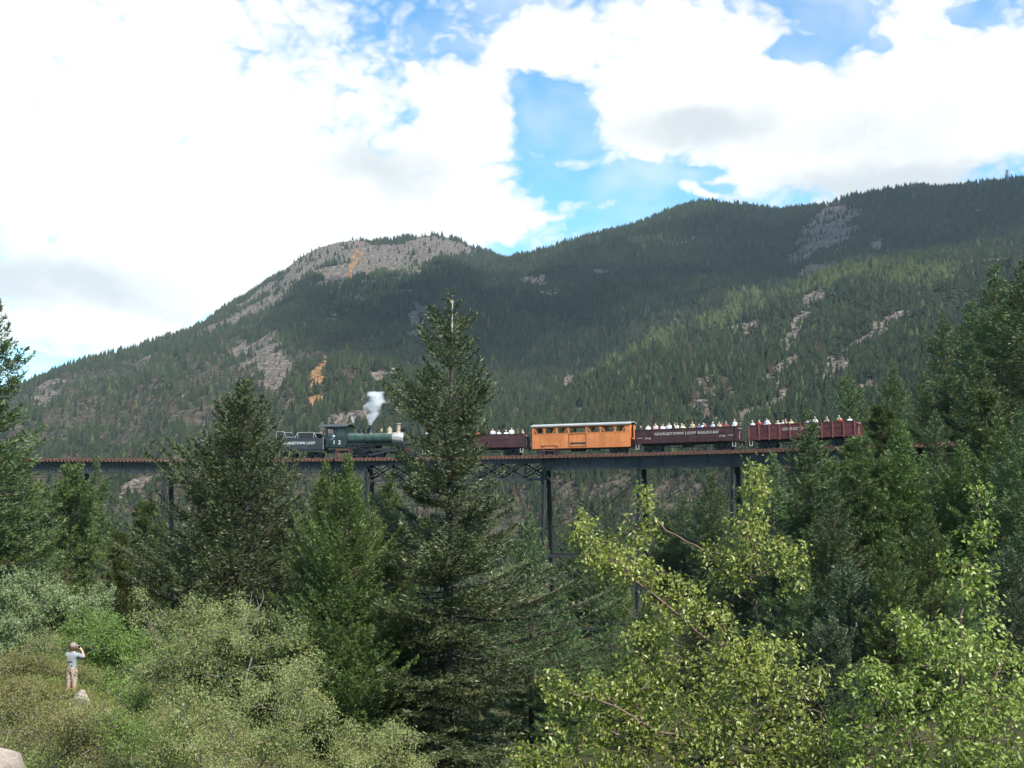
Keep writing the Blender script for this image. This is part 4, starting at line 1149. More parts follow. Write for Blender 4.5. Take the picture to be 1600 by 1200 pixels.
def seat_person(M, x, y, z, kind, shirt, hat, face, label, group, s=1.0):
    o = bpy.data.objects.new('person', PM[kind]); COL.objects.link(o)
    o.matrix_world = M @ Matrix.Translation((x, y, z)) @ Matrix.Rotation(face, 4, 'Z') @ Matrix.Scale(s, 4)
    for i, m in ((0, CL[shirt]), (2, HAT[hat])):
        o.material_slots[i].link = 'OBJECT'; o.material_slots[i].material = m
    tag(o, label, 'person', group)

def load(car, p0, p1, people, where, group):
    root, M, h = car; rg = random.Random(int(p0)); people = sorted(people)
    for i, (px, kind, shirt, hat) in enumerate(people):
        x = -h + (px - p0) / (p1 - p0) * 2 * h
        side = -1 if i % 2 == 0 else 1
        x = max(-h + .3, min(h - .3, x + rg.uniform(-.12, .12)))
        z = 2.12 + rg.uniform(-.08, .20); y = side * .62; face = math.pi if side > 0 else 0
        face = (0 if side < 0 else math.pi) + rg.uniform(-.9, .9) if kind != 3 else rg.uniform(-1, 1)
        if kind == 3: y = side * .25; z = 1.18 + .95
        hw = hat.replace('_', ' ') + (' cap' if 'hair' not in hat else '')
        seat_person(M, x, y, z, kind, shirt, hat, face, f"{'standing ' if kind == 3 else ''}passenger in {shirt.replace('_', ' ')} with {hw}, {ORD[i]} from front {where}", group, rg.uniform(.88, 1.08))

w, t, k = 'white', 'tan', 'black'
load(G2, 996, 1157, [(1000, 3, 'black', w), (1007, 0, w, w), (1015, 0, w, k), (1021, 0, w, 'brown_hair'), (1027, 0, 'pink', 'fair_hair'), (1032, 0, w, 'brown_hair'), (1037, 3, w, t), (1044, 2, w, 'brown_hair'), (1050, 0, w, 'grey_hair'),
    (1055, 1, w, 'fair_hair'), (1061, 0, t, 'brown_hair'), (1066, 0, 'yellow', t), (1071, 0, w, w), (1078, 2, w, w), (1086, 0, t, 'fair_hair'), (1093, 0, w, w), (1096, 0, 'blue', 'grey_hair'), (1100, 3, w, w), (1106, 0, 'maroon', 'brown_hair'),
    (1112, 0, t, t), (1118, 0, w, w), (1124, 0, t, 'fair_hair'), (1128, 2, 'pink', 'fair_hair'), (1134, 0, 'maroon', 'brown_hair'), (1140, 0, 'maroon', 'grey_hair'), (1147, 3, w, w), (1151, 0, w, w)],
    'in lettered maroon car', 'passengers in the lettered dark maroon car')
load(G3, 1173, 1344, [(1173, 0, w, w), (1184, 0, 'maroon', 'blue'), (1190, 0, 'red', 'brown_hair'), (1198, 0, w, 'fair_hair'), (1203, 0, w, k), (1213, 0, 'pale_blue', t), (1219, 0, t, t), (1223, 0, w, 'fair_hair'), (1232, 0, t, 'fair_hair'),
    (1238, 2, t, t), (1242, 0, t, 'fair_hair'), (1264, 0, w, w), (1268, 0, 'pale_blue', w), (1275, 0, w, w), (1282, 0, w, w), (1291, 0, t, t), (1297, 0, t, 'fair_hair'), (1310, 2, 'green', w), (1319, 0, 'red', 'brown_hair'), (1327, 3, w, t)],
    'in reddish staked car', 'passengers in the reddish staked car')
load(G1, 663, 824, [(668, 0, w, 'fair_hair'), (674, 0, 'green', w), (684, 3, k, 'fair_hair'), (696, 0, w, w), (712, 0, t, w), (730, 0, w, 'brown_hair'), (750, 0, 'red', w), (768, 0, w, t), (782, 3, w, w), (790, 0, w, w), (803, 0, w, 'fair_hair'), (814, 1, 'pink', 'fair_hair')],
    'in half-hidden open car', 'passengers in the half-hidden open car')
for i, (px, sh, ht) in enumerate([(872, w, 'brown_hair'), (884, w, 'fair_hair'), (905, k, 'brown_hair'), (912, 'grey', 'brown_hair'), (945, 'navy', k), (957, k, 'brown_hair')]):
    root, M, h = COACH
    seat_person(M, -h + (px - 835) / 155 * 2 * h, -.3 if i % 2 else .5, 1.62, 0, sh, ht, .6 * (i - 2), f"passenger in {sh} inside the orange coach, {ORD[i]} from the engine end", 'passengers inside the orange coach')
seat_person(LOCO_M, .85, -.95, 2.12, 0, 'pale_blue', 'white', -.5, 'engine driver in pale blue shirt and white cap leaning in the cab window', None)

# ---- the photographer on the slope
def photographer():
    p = W(111, 1086, 36.0); p.z = gz(p.x, p.y) - .02
    shirt = pmat('tee_shirt_grey_blue', (.25, .285, .30), .9, 0, .12, 5, 0); shorts = pmat('khaki_shorts', (.50, .37, .29), .9, 0, .12, 5, 0); boot = pmat('boots', (.10, .08, .06), .8)
    J = dict(pelvis=((0, 0, .95), .165, .125), waist=((0, .01, 1.10), .155, .115), chest=((0, .01, 1.30), .185, .125), upper=((0, .02, 1.43), .15, .11), neck=((.0, .03, 1.51), .06, .06), jaw=((.0, .05, 1.58), .072, .08), head=((.0, .05, 1.68), .08, .098), top=((0, .045, 1.76), .05, .065))
    E = [('pelvis', 'waist'), ('waist', 'chest'), ('chest', 'upper'), ('upper', 'neck'), ('neck', 'jaw'), ('jaw', 'head'), ('head', 'top')]
    for s, n in ((-1, 'l'), (1, 'r')):
        J['sh' + n] = ((s * .19, .02, 1.41), .075, .075); J['el' + n] = ((s * .30, .22, 1.30), .052, .052); J['wr' + n] = ((s * .13, .33, 1.50), .034, .034); J['pa' + n] = ((s * .085, .31, 1.575), .042, .026)
        J['hp' + n] = ((s * .095, .0, .86), .115, .125); J['th' + n] = ((s * .105, .005, .60), .105, .11); J['kn' + n] = ((s * .11, .015, .50), .088, .092); J['cf' + n] = ((s * .115, -.01, .34), .058, .062); J['an' + n] = ((s * .12, .0, .08), .042, .045); J['to' + n] = ((s * .14, .17, .04), .05, .035)
        E += [('upper', 'sh' + n), ('sh' + n, 'el' + n), ('el' + n, 'wr' + n), ('wr' + n, 'pa' + n), ('pelvis', 'hp' + n), ('hp' + n, 'th' + n), ('th' + n, 'kn' + n), ('kn' + n, 'cf' + n), ('cf' + n, 'an' + n), ('an' + n, 'to' + n)]
        for q, (dx, l) in enumerate(((-.028, .085), (-.01, .1), (.01, .095), (.028, .075))):
            a = 'f%d' % q + n; J[a + 'a'] = ((s * (.075 - .0), .315 + .0, 1.60 + dx * 0.9), .011, .011); J[a + 'b'] = ((s * .045, .365, 1.60 + dx), .010, .010); J[a + 'c'] = ((s * .015, .36, 1.60 + dx), .009, .009)
            E += [('pa' + n, a + 'a'), (a + 'a', a + 'b'), (a + 'b', a + 'c')]
        J['t' + n] = ((s * .05, .275, 1.56), .012, .012); J['u' + n] = ((s * .02, .285, 1.575), .010, .010); E += [('pa' + n, 't' + n), ('t' + n, 'u' + n)]
    def asg(c):
        if c.z > 1.50 and abs(c.x) < .12 and c.y < .2: return 1
        if c.y > .16 and c.z > 1.2: return 1
        if c.z < .12: return 3
        if c.z < .46: return 1
        if c.z < 1.0: return 2
        return 0
    me = skin_mesh('person', J, E, [shirt, skin_m, shorts, boot], asg, 2)
    o = link('person', me); o.location = p; o.rotation_euler = (0, 0, -.30); o.scale = (.96, .96, .96)
    b = MB(); b.lathe((0, .045, 1.685), [(.112, 0), (.118, .02), (.112, .07), (.085, .11), (.04, .13), (.01, .132)], 18)
    b.prism([(-.09, 1.69), (.09, 1.69), (.07, 1.705), (-.07, 1.705)], .13, .24); b.build('cap', pmat('cap_tan', (.27, .23, .19), .85), o, True)
    b = MB(); b.lathe((0, .05, 1.60), [(.098, -.03), (.112, .0), (.112, .075), (.105, .09)], 16); hair = b.build('hair', HAT['brown_hair'], o, True); hair.location = (0, -.012, 0)
    b = MB(); b.box(-.10, .10, -.006, .0, 0, .16); b.box(-.06, .02, -.009, -.006, .08, .13)
    pr = b.build('shirt_print', pmat('shirt_print', (.25, .21, .22), .9, 0, .5, 22, 0, col2=(.38, .38, .39)), o); pr.location = (0, -.108, 1.22)
    # sleeves and shorts hems
    b = MB()
    for s in (-1, 1):
        b.tube([(s * .185, .02, 1.42), (s * .235, .11, 1.365), (s * .262, .155, 1.34)], [.085, .078, .074], 12)
    b.build('sleeve', shirt, o, True)
    b = MB(); b.box(-.075, .075, .33, .40, 1.57, 1.65); b.lathe((0, .40, 1.61), [(.045, 0), (.045, .08), (.03, .08)], 12, 'y')
    c = b.build('camera_body', black_m); c.location = o.location; c.rotation_euler = o.rotation_euler; c.scale = o.scale; c.name = 'hand_camera'
    tag(c, 'small black camera held to the face of the person on the slope', 'camera')
    tag(o, 'person in grey-blue shirt, khaki shorts and cap photographing the train from the bushes', 'person')
    return p
PERSON = photographer()

# ------------------------------------------------------------------ steam
def steam(name, pts, label, dens, seed, nscale):
    """plume along (px, py, half width px) at the engine"""
    b = MB(); g = random.Random(seed); n = 16; rings = []
    for i, (px, py, hw) in enumerate(pts):
        c = W(px, py, 127.6); r = hw / FPX * 127.6
        rings.append([c + Vector((math.cos(a) * r, math.sin(a) * r * .8, 0)) for a in [k * 2 * math.pi / n for k in range(n)]])
    vs = [p for r in rings for p in r]; fs = []
    for i in range(len(rings) - 1):
        for k in range(n): fs.append((i * n + k, i * n + (k + 1) % n, (i + 1) * n + (k + 1) % n, (i + 1) * n + k))
    fs += [tuple(range(n))[::-1], tuple((len(rings) - 1) * n + k for k in range(n))]
    o0 = W(*pts[0][:2], 127.6); b.add([v - o0 for v in vs], fs)
    m = bpy.data.materials.new(name + '_vapour'); m.use_nodes = True; t = m.node_tree; t.nodes.clear(); L = t.links.new
    out = nd(t, 'ShaderNodeOutputMaterial'); v = nd(t, 'ShaderNodeVolumePrincipled'); v.inputs['Color'].default_value = (.98, .98, .98, 1); v.inputs['Anisotropy'].default_value = .1
    tc = nd(t, 'ShaderNodeTexCoord')
    q = nd(t, 'ShaderNodeTexNoise'); q.inputs['Scale'].default_value = nscale; q.inputs['Detail'].default_value = 4; q.inputs['Roughness'].default_value = .6; L(tc.outputs['Object'], q.inputs['Vector'])
    # thin out toward the outside of the cone: distance from its axis over its width there
    sx = nd(t, 'ShaderNodeSeparateXYZ'); L(tc.outputs['Object'], sx.inputs[0])
    H = (W(pts[-1][0], pts[-1][1], 127.6) - o0).z; R0 = pts[0][2] / FPX * 127.6; R1 = max(p[2] for p in pts) / FPX * 127.6; DX = (W(pts[-1][0], pts[-1][1], 127.6) - o0).x
    hn = mth(t, 'DIVIDE', sx.outputs['Z'], H)
    ax = mth(t, 'SUBTRACT', sx.outputs['X'], mth(t, 'MULTIPLY', hn, DX)); rad = mth(t, 'SQRT', mth(t, 'ADD', mth(t, 'MULTIPLY', ax, ax), mth(t, 'MULTIPLY', sx.outputs['Y'], sx.outputs['Y'])))
    rn = mth(t, 'DIVIDE', rad, mth(t, 'MULTIPLY_ADD', hn, R1 - R0, R0 * 1.15))
    core = mth(t, 'SUBTRACT', 1.0, rn)
    den = smooth(t, mth(t, 'ADD', mth(t, 'MULTIPLY', mth(t, 'SUBTRACT', q.outputs['Fac'], .52), 2.6), mth(t, 'SUBTRACT', mth(t, 'MULTIPLY', core, .75), mth(t, 'MULTIPLY_ADD', hn, .62, -.26))), -.06, .75, 0, dens)
    L(den, v.inputs['Density']); L(v.outputs[0], out.inputs['Volume'])
    o = b.build(name, m); o.location = o0; tag(o, label, 'steam', kind='stuff')
steam('steam', [(578.5, 664, 3), (580, 655, 7), (583, 645, 14), (585, 634, 21), (586, 624, 25), (588, 616, 26), (590, 612, 20)], 'white plume of steam above the locomotive dome', 3.6, 3, .95)
steam('whistle_steam', [(552, 661, 2), (550, 656, 4), (549, 650, 5), (549, 645, 4)], 'small white puff of steam above the cab roof', 4.0, 5, 1.6)
# ------------------------------------------------------------------ near trees
bark_m = pmat('bark_grey_brown', (.075, .056, .043), .95, 0, .35, 6, .5)
bark_pale = pmat('bark_dead_pale', (.40, .36, .31), .9, 0, .25, 6, .3)
spruce_m = leafmat('spruce_needles', (.034, .064, .020), (.145, .205, .070), tip=(.19, .20, .09), transl=.18, rough=.45, spec=.4)
fir_m = leafmat('fir_needles', (.046, .080, .019), (.160, .225, .058), tip=(.12, .12, .05), transl=.22, rough=.45, spec=.35)
blue_m = leafmat('blue_spruce_needles', (.034, .056, .026), (.118, .155, .075), tip=(.12, .12, .07), transl=.18, rough=.45, spec=.35)
hero_m = leafmat('tall_spruce_needles', (.028, .044, .016), (.120, .140, .054), tip=(.17, .15, .08), transl=.16, rough=.45, spec=.4)
big_m = leafmat('dense_spruce_needles', (.040, .068, .024), (.150, .195, .076), tip=(.13, .12, .06), transl=.18, rough=.45, spec=.35)
pine_m = leafmat('pine_needles', (.040, .066, .018), (.140, .185, .052), tip=(.14, .115, .05), transl=.22, rough=.4, spec=.4)

def frames(dirs, rs):
    up = np.where(np.abs(dirs[:, 2:3]) > .9, np.array([[1., 0, 0]]), np.array([[0, 0, 1.]]))
    a = np.cross(dirs, up); a /= np.linalg.norm(a, axis=1, keepdims=True) + 1e-9
    b = np.cross(a, dirs)
    return a, b

def conifer(seed, H, R, h0=.08, spacing=.30, per=6, tw=.14, dens=1.0, sl=.17, sw=.035, e_top=45, e_bot=-12, up=.16, pw=.85, pale_top=False, tuft=False, gaps=.0, irregular=.2, needle=None, top_round=0.0, base_in=.45, sparse_top=0.0, cap=9.0):
    """one conifer at its origin: trunk mesh and crown mesh (branch wood + needle sprays)"""
    rs = np.random.RandomState(seed)
    hs = np.arange(h0 * H, H - .25, spacing); 
    bh = np.repeat(hs, per) + rs.uniform(-spacing, spacing, len(hs) * per) * .6
    f = np.clip((bh - h0 * H) / (H - h0 * H), 0, 1)          # 0 bottom, 1 top
    if sparse_top:
        kp = rs.random_sample(len(bh)) > sparse_top * sstep(.60, .78, f); bh, f = bh[kp], f[kp]
    prof = (1 - f) ** pw * (1 - base_in * np.exp(-f / .07)) * (.34 + .66 * np.minimum(1, (1 - f) / .30)) + .012
    prof = np.minimum(prof, cap)
    if top_round: prof = prof * (1 - top_round) + top_round * np.sqrt(np.clip(1 - (2 * np.clip(f, .0, 1) - .85) ** 2 / 1.4, .02, 1))
    wob = 1 + irregular * 1.3 * (vnoise(bh * 1.1, rs.uniform(0, 9, len(bh)) * 0 + seed, 3) - .5) * 2
    az = rs.uniform(0, 2 * math.pi, len(bh))
    lobe = 1 + irregular * (vnoise(bh * .8, np.cos(az) * 1.5 + 4, seed) - .5) * 2.2
    L = R * prof * wob * lobe * rs.uniform(.62, 1.12, len(bh)) + .10
    L[rs.random_sample(len(bh)) < gaps] *= .35
    nb = len(bh)
    el = np.radians(e_bot + (e_top - e_bot) * f ** 1.6 + rs.uniform(-9, 9, nb))
    hd = np.stack([np.cos(az), np.sin(az), np.zeros(nb)], -1)
    lean = np.stack([np.sin(bh / H * 2.1 + seed) * .04 * H * .15, np.cos(bh / H * 1.7 + seed) * .04 * H * .1, bh], -1)
    ce, se = np.cos(el)[:, None], np.sin(el)[:, None]
    def P(i, u):
        z = se[i, 0] * u + up * u ** 2 - .06 * np.sin(u * math.pi)
        return lean[i] + hd[i] * (ce[i, 0] * u * L[i])[:, None] + np.array([[0, 0, 1.]]) * (z * L[i])[:, None]
    # wood
    V = []; F3 = []; nu = 4
    us = np.linspace(0, .96, nu)
    idx = np.where(L > .45)[0]
    rb = (.010 + .016 * L[idx]) * .55
    side = np.stack([-hd[idx, 1], hd[idx, 0], np.zeros(len(idx))], -1); upv = np.array([[0, 0, 1.]])
    rings = []
    for q, u in enumerate(us):
        c = P(idx, np.full(len(idx), u)); r = (rb * (1 - .8 * u))[:, None]
        rings.append(np.stack([c + side * r, c - side * r * .5 + upv * r * .87, c - side * r * .5 - upv * r * .87], 1))
    WV = np.stack(rings, 1).reshape(-1, 3)                    # (branch, ring, 3)
    base = np.arange(len(idx))[:, None, None] * nu * 3 + np.arange(nu - 1)[None, :, None] * 3
    k = np.arange(3)[None, None, :]; k2 = (k + 1) % 3
    WF = np.stack([base + k, base + k2, base + 3 + k2, base + 3 + k], -1).reshape(-1, 4)
    # sprays on twigs
    if not tuft:
        cnt = np.maximum(10, (dens * 74 * L ** 1.4 / (tw / .14)).astype(int))
        i = np.repeat(np.arange(nb), cnt); n = len(i)
        ntw = np.maximum(3, (L / tw).astype(int))[i]
        u = rs.random_sample(n) ** .75
        u = np.clip((np.floor(u * ntw) + .5) / ntw * .92 + .08, 0, 1)
        sd = np.where(rs.random_sample(n) < .5, -1., 1.)
        on_main = rs.random_sample(n) < .18
        mxl = (.40 * L[i] * (1 - u) ** .75 + .06 * np.minimum(L[i], 1.5)) * (.75 + .5 * vnoise(u * ntw, i * 3.1, 8))
        v = rs.random_sample(n) ** .8 * mxl * ~on_main
        eps = .02
        T = P(i, np.minimum(u + eps, 1.02)) - P(i, u - eps); T /= np.linalg.norm(T, axis=1, keepdims=True)
        N = np.stack([-hd[i, 1], hd[i, 0], np.zeros(n)], -1) * sd[:, None]
        td = T * .62 + N * .78; td[:, 2] += rs.uniform(-.15, .10, n); td[on_main] = T[on_main]
        td /= np.linalg.norm(td, axis=1, keepdims=True)
        pos = P(i, u) + td * v[:, None]; pos[:, 2] -= .22 * v ** 2 / np.maximum(L[i], .5) + rs.uniform(-.03, .03, n)
        d = td + rs.normal(0, .34, (n, 3)); d[:, 2] += .12; d /= np.linalg.norm(d, axis=1, keepdims=True)
        l = sl * rs.uniform(.6, 1.25, n); w = sw * rs.uniform(.7, 1.3, n)
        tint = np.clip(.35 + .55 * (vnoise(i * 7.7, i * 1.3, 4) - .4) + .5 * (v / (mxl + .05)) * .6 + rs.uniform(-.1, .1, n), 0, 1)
    else:
        cnt = np.maximum(3, (dens * 5.0 * L ** 1.15).astype(int))
        i = np.repeat(np.arange(nb), cnt); n = len(i)
        u = np.clip(rs.random_sample(n) ** .55 * .8 + .25, 0, 1.03)
        spread = .42 * L[i] * (1.05 - u) + .10
        c = P(i, u) + rs.normal(0, 1, (n, 3)) * (spread * .55)[:, None] * np.array([[1, 1, .55]])
        out = c - lean[i]; out[:, 2] = np.abs(out[:, 2]) * .3 + .25 * L[i]; out /= np.linalg.norm(out, axis=1, keepdims=True)
        m = 15
        pos = np.repeat(c, m, 0); o2 = np.repeat(out, m, 0); n2 = len(pos)
        d = o2 * .75 + rs.normal(0, .62, (n2, 3)); d /= np.linalg.norm(d, axis=1, keepdims=True)
        l = sl * rs.uniform(.7, 1.2, n2); w = sw * rs.uniform(.7, 1.3, n2)
        tint = np.repeat(rs.uniform(.05, .95, n), m); n = n2
    a, b = frames(d, rs); ph = rs.uniform(0, math.pi, n)[:, None]
    wv = (a * np.cos(ph) + b * np.sin(ph)) * w[:, None]
    p1 = pos + d * (l * .45)[:, None]
    SV = np.stack([pos, p1 + wv, pos + d * l[:, None], p1 - wv], 1).reshape(-1, 3)
    SF = (np.arange(n)[:, None] * 4 + np.arange(4)[None])
    nW = len(WV)
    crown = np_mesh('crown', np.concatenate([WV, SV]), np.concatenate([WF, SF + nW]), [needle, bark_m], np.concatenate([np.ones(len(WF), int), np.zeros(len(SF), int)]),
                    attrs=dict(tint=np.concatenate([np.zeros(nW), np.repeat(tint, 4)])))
    # trunk
    tb = MB(); zz = np.linspace(-.6, H, 48 if pale_top else 14); r0 = .012 * H + .04
    pts = [(math.sin(z / H * 2.1 + seed) * .04 * H * .15, math.cos(z / H * 1.7 + seed) * .04 * H * .1, z) for z in zz]
    rad = [r0 * (1.18 if z < .3 else 1.0) * (1 - max(0, z) / H) ** .9 + .008 for z in zz]
    if pale_top:
        i0, i1 = int(.905 * len(pts)), int(.97 * len(pts)); tb.tube(pts[:i0 + 1], rad[:i0 + 1], 9); tb.tube(pts[i1:], rad[i1:], 6); tb.cur = 1; tb.tube(pts[i0:i1 + 1], [q * 1.0 + .006 for q in rad[i0:i1 + 1]], 7)
    else: tb.tube(pts, rad, 9)
    trunk = tb.mesh('trunk', [bark_m, bark_pale], True)
    return trunk, crown, H, R

TREES = {}
def variant(key):
    if key in TREES: return TREES[key]
    V = dict(
        hero=lambda: conifer(11, 21.2, 6.0, .0, .31, 8, .15, 1.2, .21, .024, 48, -8, .13, .66, True, irregular=.36, gaps=.2, needle=hero_m, base_in=.1, sparse_top=.42, cap=.66),
        bigspruce=lambda: conifer(23, 16.0, 5.2, .02, .26, 8, .14, .88, .20, .024, 50, -4, .24, .62, irregular=.16, needle=big_m),
        fir=lambda: conifer(31, 14.0, 3.7, .02, .24, 8, .13, .85, .20, .022, 54, 6, .22, .58, irregular=.22, needle=fir_m),
        spruce=lambda: conifer(41, 16.0, 4.2, .02, .32, 7, .17, .8, .25, .030, 45, -8, .16, .68, irregular=.25, gaps=.06, needle=spruce_m),
        spruce2=lambda: conifer(43, 16.0, 3.9, .02, .34, 7, .17, .8, .25, .030, 42, -12, .14, .62, irregular=.32, gaps=.12, needle=spruce_m),
        fir2=lambda: conifer(47, 12.0, 3.5, .02, .28, 7, .16, .8, .23, .028, 55, 6, .20, .64, irregular=.22, needle=fir_m),
        slim=lambda: conifer(53, 12.0, 2.3, .03, .26, 6, .15, 1.0, .21, .026, 50, -5, .14, .75, irregular=.35, gaps=.12, needle=spruce_m),
        pine=lambda: conifer(61, 9.5, 3.1, .06, .28, 6, .2, 2.6, .24, .016, 60, 8, .22, .62, tuft=True, irregular=.3, needle=pine_m, top_round=.35),
        pine2=lambda: conifer(67, 9.0, 2.8, .05, .26, 6, .2, 2.8, .23, .016, 62, 15, .26, .75, tuft=True, irregular=.25, needle=pine_m, top_round=.15),
        blue=lambda: conifer(71, 8.0, 2.6, .02, .22, 7, .13, .85, .19, .024, 50, 0, .24, .66, irregular=.2, needle=blue_m),
    )
    TREES[key] = V[key](); return TREES[key]

def plant_tree(px, py, d, key, label, group=None, wide=1.0, rot=None, kind='spruce_tree', base=None):
    top = W(px, py, d); g = gz(top.x, top.y) if base is None else base
    tr, cr, H, R = variant(key)
    h = top.z - g + .1
    s = h / H
    root = empty(kind, (top.x, top.y, g - .1))
    root.scale = (s * wide, s * wide, s)
    root.rotation_euler = (0, 0, (px * 1.7 + d) % 6.28 if rot is None else rot)
    link('trunk', tr, root); link('crown', cr, root)
    tag(root, label, 'tree', group)
    return root

GR = 'conifers on the wooded slope below and beside the bridge'
plant_tree(706, 452, 45, 'hero', 'tallest spruce in the middle with a bare pale stem near its top', None, 1.0, 0.4)
plant_tree(385, 592, 55, 'bigspruce', 'broad dense blue-green spruce standing in front of the tender', None, 1.12, 1.0)
plant_tree(545, 712, 43, 'fir', 'yellow-green fir beneath the engine, taller of two close tops', None, .80, 2.0, 'fir_tree')
plant_tree(510, 722, 45, 'fir', 'yellow-green fir beneath the engine, left of two close tops', None, .76, 4.0, 'fir_tree')
plant_tree(-8, 466, 48, 'spruce2', 'tall spruce cut by the left edge of the picture', None, .85, 0.0)
plant_tree(20, 690, 58, 'fir2', 'green fir low beside the left edge, behind the bushes', None, 1.0, 1.0, 'fir_tree')
plant_tree(112, 738, 68, 'pine', 'rounded dark green pine under the bridge girder at far left', None, 1.1, 0.0, 'pine_tree')
plant_tree(153, 706, 80, 'slim', 'thin spruce whose tip crosses the girder behind the rounded pine', None, 1.0)
plant_tree(228, 783, 88, 'pine2', 'small pine just left of the leftmost visible bridge leg', None, 1.0, None, 'pine_tree')
plant_tree(188, 832, 60, 'pine2', 'young pine between the rounded pine and the bridge leg', None, .8, None, 'pine_tree')
plant_tree(610, 740, 52, 'fir', 'fir tucked between the yellow-green pair and the tallest spruce', None, .8, None, 'fir_tree')
plant_tree(640, 1000, 47, 'spruce', 'short spruce left of the foot of the tallest spruce', None, 1.0, None)
plant_tree(828, 800, 66, 'spruce2', 'spruce filling the gap between tallest spruce and lattice tower', None, .9, None)
plant_tree(880, 930, 62, 'spruce', 'spruce standing before the foot of the lattice tower', None, 1.1, None)
plant_tree(575, 890, 50, 'fir', 'low yellow-green fir between the willow bush and the tallest spruce', None, .9, None, 'fir_tree')
plant_tree(645, 930, 52, 'fir2', 'green fir half hidden behind the lower left boughs of the tallest spruce', None, .9, None, 'fir_tree')
MORE = [  # px, py, depth, variant, width, label
    (905, 792, 150, 'spruce', 1.0, 'small dark spruce seen between the two tower bents'),
    (952, 825, 142, 'fir2', 1.1, 'pale olive fir seen between the two tower bents'),
    (1040, 800, 150, 'fir2', 1.0, 'small fir beyond the bridge, right of the second tower bent'),
    (1068, 768, 146, 'spruce2', 1.1, 'grey-green spruce beyond the bridge, under the lettered gondola'),
    (1112, 738, 140, 'spruce', 1.2, 'dark spruce touching the girder under the lettered gondola'),
    (955, 905, 82, 'spruce2', 1.1, 'spruce behind the yellow-green shrub, right of the tower leg'),
    (1010, 930, 70, 'fir2', 1.0, 'fir behind the crown of the yellow-green shrub'),
    (1095, 880, 84, 'spruce', 1.1, 'dark spruce behind the upper twigs of the yellow-green shrub'),
    (1150, 850, 92, 'spruce', 1.0, 'dark spruce just right of the tall yellow-green twig'),
    (1265, 640, 84, 'spruce', 1.0, 'pointed spruce standing in front of the reddish staked car'),
    (1208, 700, 80, 'slim', 1.1, 'slender young spruce left of the pointed spruce at the train tail'),
    (1324, 578, 142, 'spruce2', 1.0, 'thin-topped spruce rising behind the end of the train'),
    (1345, 600, 150, 'slim', 1.1, 'narrow spruce right behind the end of the train'),
    (1376, 636, 100, 'pine2', 1.2, 'dark bushy pine just right of the last passenger'),
    (1407, 660, 78, 'fir2', .9, 'light green pointed fir with a long leader, right of the train'),
    (1340, 700, 78, 'pine', 1.0, 'rounded pine below the last car of the train'),
    (1300, 745, 72, 'spruce', .9, 'spruce below the pointed spruce at the train tail'),
    (1395, 562, 152, 'spruce', .9, 'distant spruce on the right skyline slope, left end of the row'),
    (1440, 590, 126, 'spruce2', 1.0, 'spruce on the right slope below the skyline row'),
    (1474, 490, 128, 'spruce2', 1.0, 'tall spruce on the right slope, left of the highest pair'),
    (1512, 470, 132, 'spruce', .9, 'spruce on the right slope between tall spruce and highest pair'),
    (1553, 412, 112, 'spruce', 1.0, 'highest spruce near the right edge, left of its twin'),
    (1598, 405, 106, 'spruce2', 1.1, 'highest spruce cut by the right edge'),
    (1578, 455, 120, 'fir2', 1.0, 'fir between the two highest spruces at the right edge'),
    (1528, 545, 96, 'spruce', 1.0, 'dark spruce in front of the highest spruces at right'),
    (1462, 640, 92, 'spruce2', 1.0, 'spruce on the right slope beside the light green fir'),
    (1500, 690, 76, 'fir2', 1.0, 'bright green fir with spiky leader right of the light green fir'),
    (1560, 655, 72, 'fir2', 1.1, 'broad bright fir near the right edge at mid height'),
    (1598, 640, 66, 'spruce', 1.0, 'spruce on the right edge at mid height'),
    (1250, 870, 58, 'spruce', 1.0, 'shaded spruce right of the yellow-green shrub crown'),
    (1325, 870, 56, 'blue', 1.0, 'bluish spruce below the light green fir'),
    (1450, 790, 60, 'fir2', 1.0, 'fir behind the second yellow-green shrub'),
    (1395, 850, 54, 'fir2', 1.0, 'low fir between the two yellow-green shrubs'),
    (1575, 850, 50, 'blue', 1.0, 'bluish spruce low at the right edge'),
    (1500, 900, 48, 'spruce', .9, 'dark spruce behind the top of the second yellow-green shrub'),
    (1300, 960, 46, 'blue', 1.0, 'small bluish spruce between the two yellow-green shrubs'),
    (1215, 990, 50, 'spruce', 1.0, 'dark spruce low behind the forked stem of the yellow-green shrub'),
    (1120, 980, 55, 'spruce2', 1.0, 'dark spruce low behind the middle of the yellow-green shrub'),
    (1540, 610, 84, 'pine2', 1.0, 'bushy pine below the highest spruces at right'),
    (1430, 700, 100, 'spruce', 1.0, 'shaded spruce between the bushy pine and the right slope'),
    (60, 770, 75, 'spruce2', 1.0, 'spruce behind the bushes left of the rounded pine'),
]
for px, py, d, key, wd, lab in MORE:
    plant_tree(px, py, d, key, lab, GR, wd, None, {'fir2': 'fir_tree', 'pine': 'pine_tree', 'pine2': 'pine_tree'}.get(key, 'spruce_tree'))

